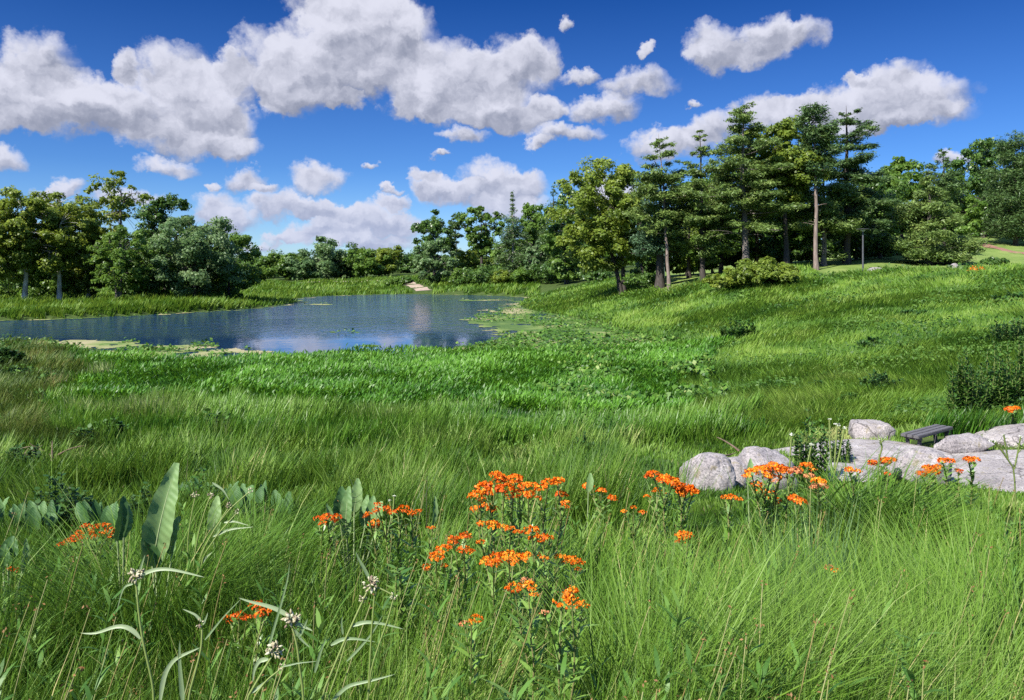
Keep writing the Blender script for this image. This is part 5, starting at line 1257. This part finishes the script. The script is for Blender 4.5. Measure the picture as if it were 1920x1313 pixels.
def spiderwort(label, d, stems, straps, heads, seed):
    r = np.random.default_rng(seed); px, py = stems[0][0]; B = PX(px, py, d); z = H1(B[0], B[1]); O = np.array([B[0], B[1], z])
    root = thing('spiderwort', label, 'plant', O, 'pale spiderwort seed stalks')
    for k, s in enumerate(stems):
        P = np.array([PX(a, b, d) for a, b in s]) - O
        foot = np.array([P[0, 0] * .6, P[0, 1], -.03]); P = np.concatenate([[foot], P]) if P[0, 2] > .05 else P
        n = 20; t = np.linspace(0, len(P) - 1, n); C = np.stack([np.interp(t, range(len(P)), P[:, i]) for i in range(3)], 1)
        for _ in range(2): C[1:-1] = .5 * C[1:-1] + .25 * (C[:-2] + C[2:])
        w = ((4.2 if k == 0 else 3.0) if d < 2 else 2.4) / F * d * .5
        sb = MB(); sb.tube(C, np.linspace(w * 1.25, w * .85, n), 7, np.linspace(.25, .6, n).repeat(7)); sb.build('stem', M_STRAW, root, True)
    for s in straps:
        mb = MB(); strap(mb, s[0], d, s[1], r, s[2]); mb.v = [v - O for v in mb.v]; mb.build('leaf', M_PALE, root, True)
    for (hx, hy, hr) in heads:
        mb = MB(); pods(mb, PX(hx, hy, d) - O, hr / F * d, r, 30 if hr > 10 else 14); mb.build('seed_head', M_SEED, root, True)
spiderwort('tallest pale seed stalk at the left, one round head and a curling strap leaf', 1.35, [[(292,1318),(284,1270),(268,1205),(260,1150),(256,1100),(254,1088)]],
  [([(263,1198),(250,1180),(225,1171),(200,1180),(178,1190),(150,1187)],8,.8),([(258,1082),(285,1068),(315,1066),(350,1074),(385,1083)],7,.75),([(250,1095),(235,1098),(228,1110),(218,1150)],4,.6),([(262,1072),(266,1058),(272,1040)],5,.6)], [(253,1079,15),(262,1074,9)], 801)
spiderwort('leaning seed stalk with a pale bent bract, right of the deep orange heads', 1.42, [[(572,1318),(563,1262),(558,1215),(552,1190),(548,1178)]],
  [([(546,1158),(522,1143),(495,1134),(470,1129),(447,1121)],8,.75),([(556,1168),(572,1176),(586,1183)],6,.8),([(552,1180),(565,1200),(582,1215)],5,.6),([(560,1195),(570,1175),(577,1160)],7,.4)], [(546,1164,17),(556,1158,10)], 802)
spiderwort('pinkish round seed head nearest the bottom edge, with long thin strap leaves', 1.33, [[(458,1318),(476,1288),(498,1250),(512,1228)],[(468,1318),(500,1275),(526,1255)]],
  [([(500,1228),(513,1180),(528,1130),(540,1085),(543,1055)],5,.5),([(503,1236),(486,1238),(476,1256),(474,1280)],8,.7),([(530,1250),(560,1243),(595,1240)],3,.4),([(470,1300),(490,1285),(512,1268)],6,.8)], [(516,1217,16),(522,1226,10),(528,1252,8)], 803)
spiderwort('long slanting seed stalk with two side heads, middle of the front grass', 1.6, [[(598,1318),(618,1270),(645,1205),(672,1145),(692,1102)],[(690,1272),(712,1205),(728,1160),(738,1122)],[(700,1098),(722,1108),(737,1116)],[(612,1318),(632,1262),(650,1200)]],
  [([(660,1174),(682,1166),(712,1168),(758,1180)],7,.6),([(620,1210),(640,1198),(665,1197),(705,1204)],7,.5),([(650,1240),(675,1215),(700,1185),(718,1152)],5,.45),([(693,1086),(682,1064),(672,1048),(667,1034)],6,.5),([(620,1318),(650,1285),(690,1278),(742,1264)],7,.55),([(643,1190),(640,1170),(642,1155)],4,.5),([(590,1262),(600,1225),(612,1195)],6,.4)],
  [(695,1095,14),(702,1088,8),(680,1123,8),(738,1119,7)], 804)
spiderwort('small nodding seed head with broad pale leaves, bottom edge left of the deep orange heads', 1.7, [[(350,1318),(366,1262),(378,1215),(379,1180)]],
  [([(377,1165),(366,1152),(342,1142)],5,.8),([(300,1318),(306,1265),(325,1236),(348,1226),(376,1214)],9,.75),([(343,1318),(340,1285),(336,1240),(337,1200)],9,.55),([(380,1172),(386,1160),(390,1148)],4,.7),([(384,1200),(400,1180),(420,1155),(455,1120)],4,.5)], [(376,1168,9)], 805)
spiderwort('group of thin seed stalks with five small pinkish heads, right of the tall dock leaf', 3.4, [[(352,1060),(352,1010),(360,960),(366,932)],[(362,1060),(372,1000),(385,955),(394,932)],[(372,1050),(400,995),(430,955),(468,922)],[(370,1050),(398,1000),(420,965),(430,950)],[(376,1050),(410,1000),(444,962)]],
  [([(398,905),(418,918),(430,938)],4,.75),([(420,980),(438,977),(468,986)],4,.85),([(400,1006),(430,992),(476,988)],5,.7),([(370,1070),(386,1045),(400,1034)],5,.75)], [(366,928,7),(395,929,7),(470,920,6),(430,948,7),(445,959,5)], 806)

# ---- leafy forbs
def forb(label, px, d, top, halfw, nst, leafL, leafW, nleaf, mat, seed, name='leafy_forb', cat='plant', group=None, opposite=False, base=None, wide=1.0):
    x = (px - 960) / F * d; z = H1(x, d); r = np.random.default_rng(seed); O = np.array([x, d, z])
    root = thing(name, label, cat, O, group); Hh = max(.4, EYE - (top - HOR) / F * d - z); R = halfw / F * d
    sb, lb = MB(), MB()
    if nst > 2: nst = int(nst * 1.7); nleaf = int(nleaf * 1.5); leafW *= 1.6; leafL *= 1.15
    for k in range(nst):
        q = r.random() ** .5; a = r.uniform(0, 6.283)
        p = np.array([math.cos(a) * q * R * .75, math.sin(a) * q * R * .75, -.03]); e = np.array([math.cos(a) * q * R, math.sin(a) * q * R, Hh * (1 - .45 * q * q) * r.uniform(.5, 1.05)])
        if nst == 1: p = np.array([0, 0, -.03]); e = np.array([0, 0, Hh])
        S = curve(p, e, .02, 6); S[1:-1] += r.normal(0, .012 * Hh, (4, 3)); sb.tube(S, np.linspace(.009, .004, 6) * max(1, d / 12), 4, .4)
        leafy(lb, S, r, nleaf, leafL, leafW, .12, 1.0, (.55, 1.35), .48 + r.normal(0, .08), .22, opposite=opposite)
    sb.build('stem', M_STEM, root); lb.build('foliage', mat, root)
    return root
GFB = 'dark leafy forbs at the right edge'
forb('tall stalk with paired leaves rising highest behind the flat topped boulder', 1494, 17.0, 722, 6, 2, .16, .055, 20, M_FORBD, 901, name='tall_forb', opposite=True)
forb('tall stalk with paired leaves, the lower one right of the highest', 1512, 17.2, 738, 6, 2, .15, .055, 18, M_FORBD, 902, name='tall_forb', opposite=True)
forb('leafy forb mass between the flat topped boulder and the pale blocky one', 1528, 17.2, 776, 42, 18, .13, .042, 18, M_FORB, 903)
forb('leafy forb tuft against the left side of the pale blocky boulder', 1578, 19.5, 795, 22, 10, .10, .03, 16, M_FORBD, 904)
forb('dark willowy forb clump right behind the bench, nearest its far end', 1812, 24.5, 655, 40, 30, .19, .045, 24, M_FORB, 905, group=GFB)
forb('dark willowy forb clump above the lone orange head near the right edge', 1862, 25.5, 640, 46, 32, .19, .045, 24, M_FORB, 906, group=GFB)
forb('dark willowy forb clump cut by the right frame edge', 1914, 26.0, 630, 46, 32, .19, .045, 24, M_FORB, 907, group=GFB)
forb('finer dark forb patch on the slope above the willowy clumps, cut by the right edge', 1905, 38.0, 592, 46, 26, .2, .06, 24, M_FORBD, 908, group=GFB)
forb('finer dark forb patch left of the one cut by the right edge', 1858, 39.0, 628, 32, 18, .2, .06, 22, M_FORBD, 909, group=GFB)
forb('dark rounded forb standing alone on the brushed grass of the right slope', 1635, 45.0, 634, 26, 18, .30, .10, 20, M_FORBD, 910)
forb('wide dark forb thicket on the slope above the pale blocky boulder', 1655, 31.5, 696, 46, 26, .18, .055, 22, M_FORBD, 911)
forb('forb thicket lower left of the wide dark one', 1598, 28.5, 738, 32, 20, .17, .045, 22, M_FORB, 912)
forb('light green leafy patch at the right of the brushed grass', 1722, 41.0, 664, 36, 18, .22, .07, 20, M_FORB, 913)
forb('small dark tuft alone in the brushed grass', 1533, 33.0, 711, 16, 9, .2, .05, 16, M_FORBD, 914)
forb('dark leafy forb in the middle distance right of centre', 1094, 19.5, 808, 24, 12, .12, .04, 18, M_FORBD, 915)
forb('small leafy forb left of the one right of centre', 1042, 18.0, 838, 18, 8, .10, .035, 16, M_FORB, 916)
forb('dark ferny forb in the grass left of centre', 632, 14.0, 868, 30, 14, .09, .026, 18, M_FORBD, 917)
forb('dark bushy forb at the left frame edge near the water', 8, 47.0, 652, 34, 30, .3, .11, 24, M_FORBD, 918)
forb('lower dark bushy forb in front of the left edge one', 30, 43.0, 688, 26, 20, .26, .09, 22, M_FORBD, 919)
forb('yellow green leafy forb beside the brown grass at the left', 95, 38.0, 700, 22, 14, .26, .1, 18, M_FORB, 920)
forb('broad leaved forb with light top leaves, at the left below the brown grass', 152, 22.0, 798, 30, 14, .16, .08, 16, M_FORB, 921)
forb('broad leaved forb with light top leaves, right of the first one', 214, 24.0, 782, 26, 12, .17, .09, 16, M_FORB, 922)
forb('umbrella shaped broad leaved forb in the reeds', 402, 25.0, 768, 32, 10, .2, .10, 14, M_FORB, 923)
forb('broad leaved forb in the reeds left of the umbrella shaped one', 345, 25.0, 784, 20, 9, .17, .08, 14, M_FORB, 924)
forb('dark leafy bramble at the left frame edge below the brown debris', 40, 17.0, 832, 50, 22, .12, .05, 20, M_FORBD, 925)
forb('dark leafy bramble above the row of dock leaves', 105, 11.0, 892, 60, 22, .085, .045, 18, M_FORBD, 926)
forb('leafy bramble behind the top of the tall pale dock leaf', 372, 11.5, 878, 42, 16, .085, .045, 16, M_FORB, 927)
forb('dark bramble left of the tall pale dock leaf', 268, 10.5, 905, 24, 10, .08, .035, 16, M_FORBD, 928)
forb('pale leaved stalk beside the half open head in the middle of the grass', 752, 3.2, 1010, 16, 5, .07, .014, 20, M_WEED, 929)
forb('dark tuft on the meadow slope above the bench', 1720, 57.0, 584, 30, 16, .35, .10, 18, M_FORBD, 930)
forb('dark tuft near the right edge high on the meadow', 1890, 56.0, 548, 30, 16, .35, .10, 18, M_FORBD, 931)
forb('light leafy tuft left of the brushed grass', 1385, 58.0, 594, 36, 16, .35, .12, 16, M_FORB, 932)
forb('leafy tuft at the lower right frame edge', 1905, 4.6, 925, 26, 7, .07, .02, 18, M_WEED, 933)

def white_flower(label, d, stems, seed, name='yarrow', daisy=False, group=None):
    px, py = stems[0][0]; r = np.random.default_rng(seed); B = PX(px, py, d); z = H1(B[0], d); O = np.array([B[0], d, z])
    root = thing(name, label, 'flower', O, group); sb, lb = MB(), MB()
    for s in stems:
        P = np.array([PX(a, b, d) for a, b, *_ in s]) - O; P[0, 2] = min(P[0, 2], -.03) if s[0] == stems[0][0] else P[0, 2]
        t = np.linspace(0, len(P) - 1, 9); C = np.stack([np.interp(t, range(len(P)), P[:, k]) for k in range(3)], 1)
        sb.tube(C, .0011 * d, 4, .4); leafy(lb, C, r, 10, .05 * d / 8, .010 * d / 8, .05, .9, (.5, 1.2))
        if len(s[-1]) > 2:
            hb = MB(); rad = s[-1][2] / F * d * .62; c = P[-1]
            n = 26 if not daisy else 18
            o = r.normal(0, .45, (n, 3)) * rad * np.array([1, 1, .45])
            hb.kites(c + o, r.normal(0, .5, (n, 3)) + [0, -.3, .8], rad * .55, .8, np.clip(r.normal(.6, .25, n), 0, 1), r); hb.build('flower_head', M_WHITE, root)
    sb.build('stem', M_STRAW if not daisy else M_STEM, root); lb.build('foliage', M_FORB, root)
GY = 'white yarrow before the boulders'
white_flower('white flat flower head on a stem left of the leafy forb mass', 9.5, [[(1476,905),(1482,850),(1484,815,9)]], 951, group=GY)
white_flower('white flat flower head on a slanting stem, nearest the flat topped boulder', 9.0, [[(1508,905),(1514,870),(1522,833,9)]], 952, group=GY)
white_flower('pair of pale fluffy flower heads on tall stems before the pale blocky boulder', 9.8, [[(1560,905),(1566,850),(1570,796,9)],[(1562,900),(1574,850),(1583,802,7)],[(1560,890),(1556,830),(1555,786,6)]], 953, group=GY)
white_flower('white daisies on a branched dark stem at the right frame edge', 7.4, [[(1905,905),(1902,880),(1885,855),(1866,828,7)],[(1886,856),(1874,836),(1857,826,6)],[(1902,880),(1908,850),(1914,818,7)],[(1890,860),(1886,840),(1882,815,5)],[(1908,850),(1920,835),(1926,815,6)]], 954, 'fleabane', True)
white_flower('slender pale stalk with a lone bud before the pale flat slab', 7.6, [[(1640,905),(1648,860),(1654,840),(1650,825,4)],[(1654,840),(1652,830),(1660,822,4)]], 955, 'thin_stalk', True)
white_flower('small white tufted flowers behind the red orange plant left of centre', 4.6, [[(735,985),(733,955),(731,938,6)],[(735,980),(738,950),(739,930,5)]], 956, 'fleabane')
# ---------------------------------------------------------------- bench, lamps and other small things
def wood_mat():
    m, nt, out = nodes_of('weathered_grey_wood')
    g = noise_n(nt, 9, 7, .65, 'obj', (.7, 9, 9))
    b = nt.nodes.new('ShaderNodeBsdfPrincipled'); b.inputs['Roughness'].default_value = .8
    nt.links.new(ramp(nt, g, [(.3, (.035, .033, .035)), (.5, (.085, .08, .082)), (.72, (.17, .16, .165))]), b.inputs['Base Color'])
    bp = nt.nodes.new('ShaderNodeBump'); bp.inputs['Strength'].default_value = .6; bp.inputs['Distance'].default_value = .01
    nt.links.new(g, bp.inputs['Height']); nt.links.new(bp.outputs[0], b.inputs['Normal']); nt.links.new(b.outputs[0], out.inputs['Surface'])
    return m
M_WOOD = wood_mat()
M_METAL = solid_mat('dark_grey_metal', [(.3, (.05, .052, .058)), (.7, (.10, .105, .115))], 3, .5, 0)
M_METALG = solid_mat('green_metal', [(.3, (.05, .085, .075)), (.7, (.10, .15, .13))], 3, .5, 0)
M_LAMP = solid_mat('lamp_glass', [(.3, (.42, .42, .36)), (.7, (.6, .6, .52))], 3, .3, 0)
def box(name, size, loc, mat, parent, rz=0.0, bevel=.012, rx=0.0, ry=0.0):
    bm = bmesh.new(); bmesh.ops.create_cube(bm, size=1)
    for v in bm.verts: v.co = Vector((v.co.x * size[0], v.co.y * size[1], v.co.z * size[2]))
    bmesh.ops.bevel(bm, geom=bm.edges[:], offset=bevel, segments=2, affect='EDGES')
    me = bpy.data.meshes.new(name); bm.to_mesh(me); bm.free(); me.materials.append(mat)
    for p in me.polygons: p.use_smooth = False
    o = bpy.data.objects.new(name, me); COL.objects.link(o); o.parent = parent; o.location = loc; o.rotation_euler = (rx, ry, rz)
    return o
def bench():
    # seat corners as seen in the photo, seat height from the ground at its near leg
    zs = H1(11.5, 22.0) + .46
    da, db = (EYE - zs) * F / 318, (EYE - zs) * F / 300
    a = np.array([(1722 - 960) / F * da, da]); b = np.array([(1787 - 960) / F * db, db])
    u = (b - a) / np.linalg.norm(b - a); n = np.array([-u[1], u[0]]); Ln = float(np.linalg.norm(b - a)) * 1.0
    c = (a + b) / 2 + n * .23; rz = math.atan2(u[1], u[0])
    root = thing('park_bench', 'weathered grey backless plank bench among the granite slabs', 'bench', (c[0], c[1], zs - .42), rz=rz)
    for k, y in enumerate((-.165, 0.0, .165)):
        box('plank', (Ln, .145, .085), (0, y, .42 - .042), M_WOOD, root, bevel=.014)
    for sx in (-1, 1):
        box('cross_beam', (.09, .44, .07), (sx * (Ln / 2 - .22), 0, .42 - .085 - .036), M_WOOD, root)
        for y in (-.13, .13):
            box('leg', (.085, .085, .62), (sx * (Ln / 2 - .22), y, .42 - .085 - .072 - .31), M_WOOD, root, rx=.10 * (1 if y < 0 else -1))
bench()
def lamp():
    d = 92.0; x = (1618 - 960) / F * d; z = H1(x, d); Ht = EYE - (430 - HOR) / F * d - z
    root = thing('street_lamp', 'slim grey lamp post with a flat disc head before the dark pines', 'street lamp', (x, d, z))
    pb = MB(); pb.tube([[0, 0, -.3], [0, 0, Ht * .5], [0, 0, Ht - .28]], [.105, .095, .085], 12, .5); pb.build('pole', M_METAL, root, True)
    hb = MB(); zz = [Ht - .30, Ht - .16, Ht - .07, Ht - .02, Ht + .03, Ht + .05]; hb.tube([[0, 0, q] for q in zz], [.07, .12, .32, .72, .74, .02], 20, .5); hb.build('lamp_head', M_METAL, root, True)
    gb = MB(); gb.tube([[0, 0, Ht - .28], [0, 0, Ht - .20], [0, 0, Ht - .075]], [.13, .19, .28], 16, .5); gb.build('lamp_glass', M_LAMP, root, True)
    for px, d2, top, mt, lb in ((1245.5, 112, 462, M_METALG, 'thin greenish lamp post just right of the thick dark pine trunk'), (1335, 118, 470, M_METAL, 'thin dark lamp post beside the paved path, behind the pine trunks')):
        x = (px - 960) / F * d2; z = H1(x, d2); h2 = EYE - (top - HOR) / F * d2 - z
        rt = thing('street_lamp', lb, 'street lamp', (x, d2, z))
        pb = MB(); pb.tube([[0, 0, -.3], [0, 0, h2 - .2]], [.10, .08], 10, .5); pb.build('pole', mt, rt, True)
        hb = MB(); hb.tube([[0, 0, q] for q in (h2 - .22, h2 - .1, h2, h2 + .04)], [.08, .3, .5, .02], 16, .5); hb.build('lamp_head', mt, rt, True)
lamp()
def far_bench(label, px, d, rz):
    x = (px - 960) / F * d; z = H1(x, d); root = thing('park_bench', label, 'bench', (x, d, z), rz=rz)
    for y in (-.16, .0, .16): box('plank', (1.7, .14, .06), (0, y, .45), M_METAL, root)
    for k in range(3): box('back_plank', (1.7, .05, .13), (0, .27 + .03 * k, .60 + .155 * k), M_METAL, root, rx=-.2)
    for sx in (-.7, .7):
        box('leg', (.07, .07, .80), (sx, -.16, .015), M_METAL, root); box('leg', (.07, .07, .80), (sx, .20, .015), M_METAL, root)
far_bench('dark bench with a back beside the paved path patch under the pines', 1342, 116.5, .45)
far_bench('small dark bench far back between the slim pine and the dark trunked pine', 1293, 135, .1)
def field_stone():
    for px, py, d, w, lb, sd in ((1790, 497, 91, 8, 'small grey stone on the edge of the mown lawn', 41), (1640, 500, 90, 14, 'low purplish stones at the foot of the dark pine', 42)):
        x = (px - 960) / F * d; rock('field_stone', lb, x, d, H1(x, d) + .55, (w / F * d, .35, .45), sd, M_GRANITE)
field_stone()
M_TWIG = solid_mat('dead_wood', [(.3, (.07, .045, .03)), (.6, (.17, .12, .085)), (.8, (.30, .23, .17))], 5, .9, .4)
def debris(label, px, py, d, seed, n=16, ln=.55):
    p = PX(px, py, d); z = H1(p[0], d); r = np.random.default_rng(seed)
    root = thing('dead_branches', label, 'branches', (p[0], d, z)); mb = MB()
    for k in range(n):
        a = r.normal(0, [.5, .4, .0]); a[2] = r.uniform(.02, .4); q = r.uniform(0, 6.28); e = a + np.array([math.cos(q), math.sin(q), r.uniform(-.1, .7)]) * ln * r.uniform(.5, 1.2)
        mb.tube(curve(a, e, r.uniform(-.05, .15), 6), np.linspace(.03, .008, 6), 5, .5)
    mb.build('twigs', M_TWIG, root, True)
debris('brown tangle of dead branches in the left undergrowth', 48, 822, 18.5, 51, 26, .6)
debris('few bleached dead twigs right of the rounded boulder row, in the grass', 1405, 822, 18.5, 52, 9, .5)
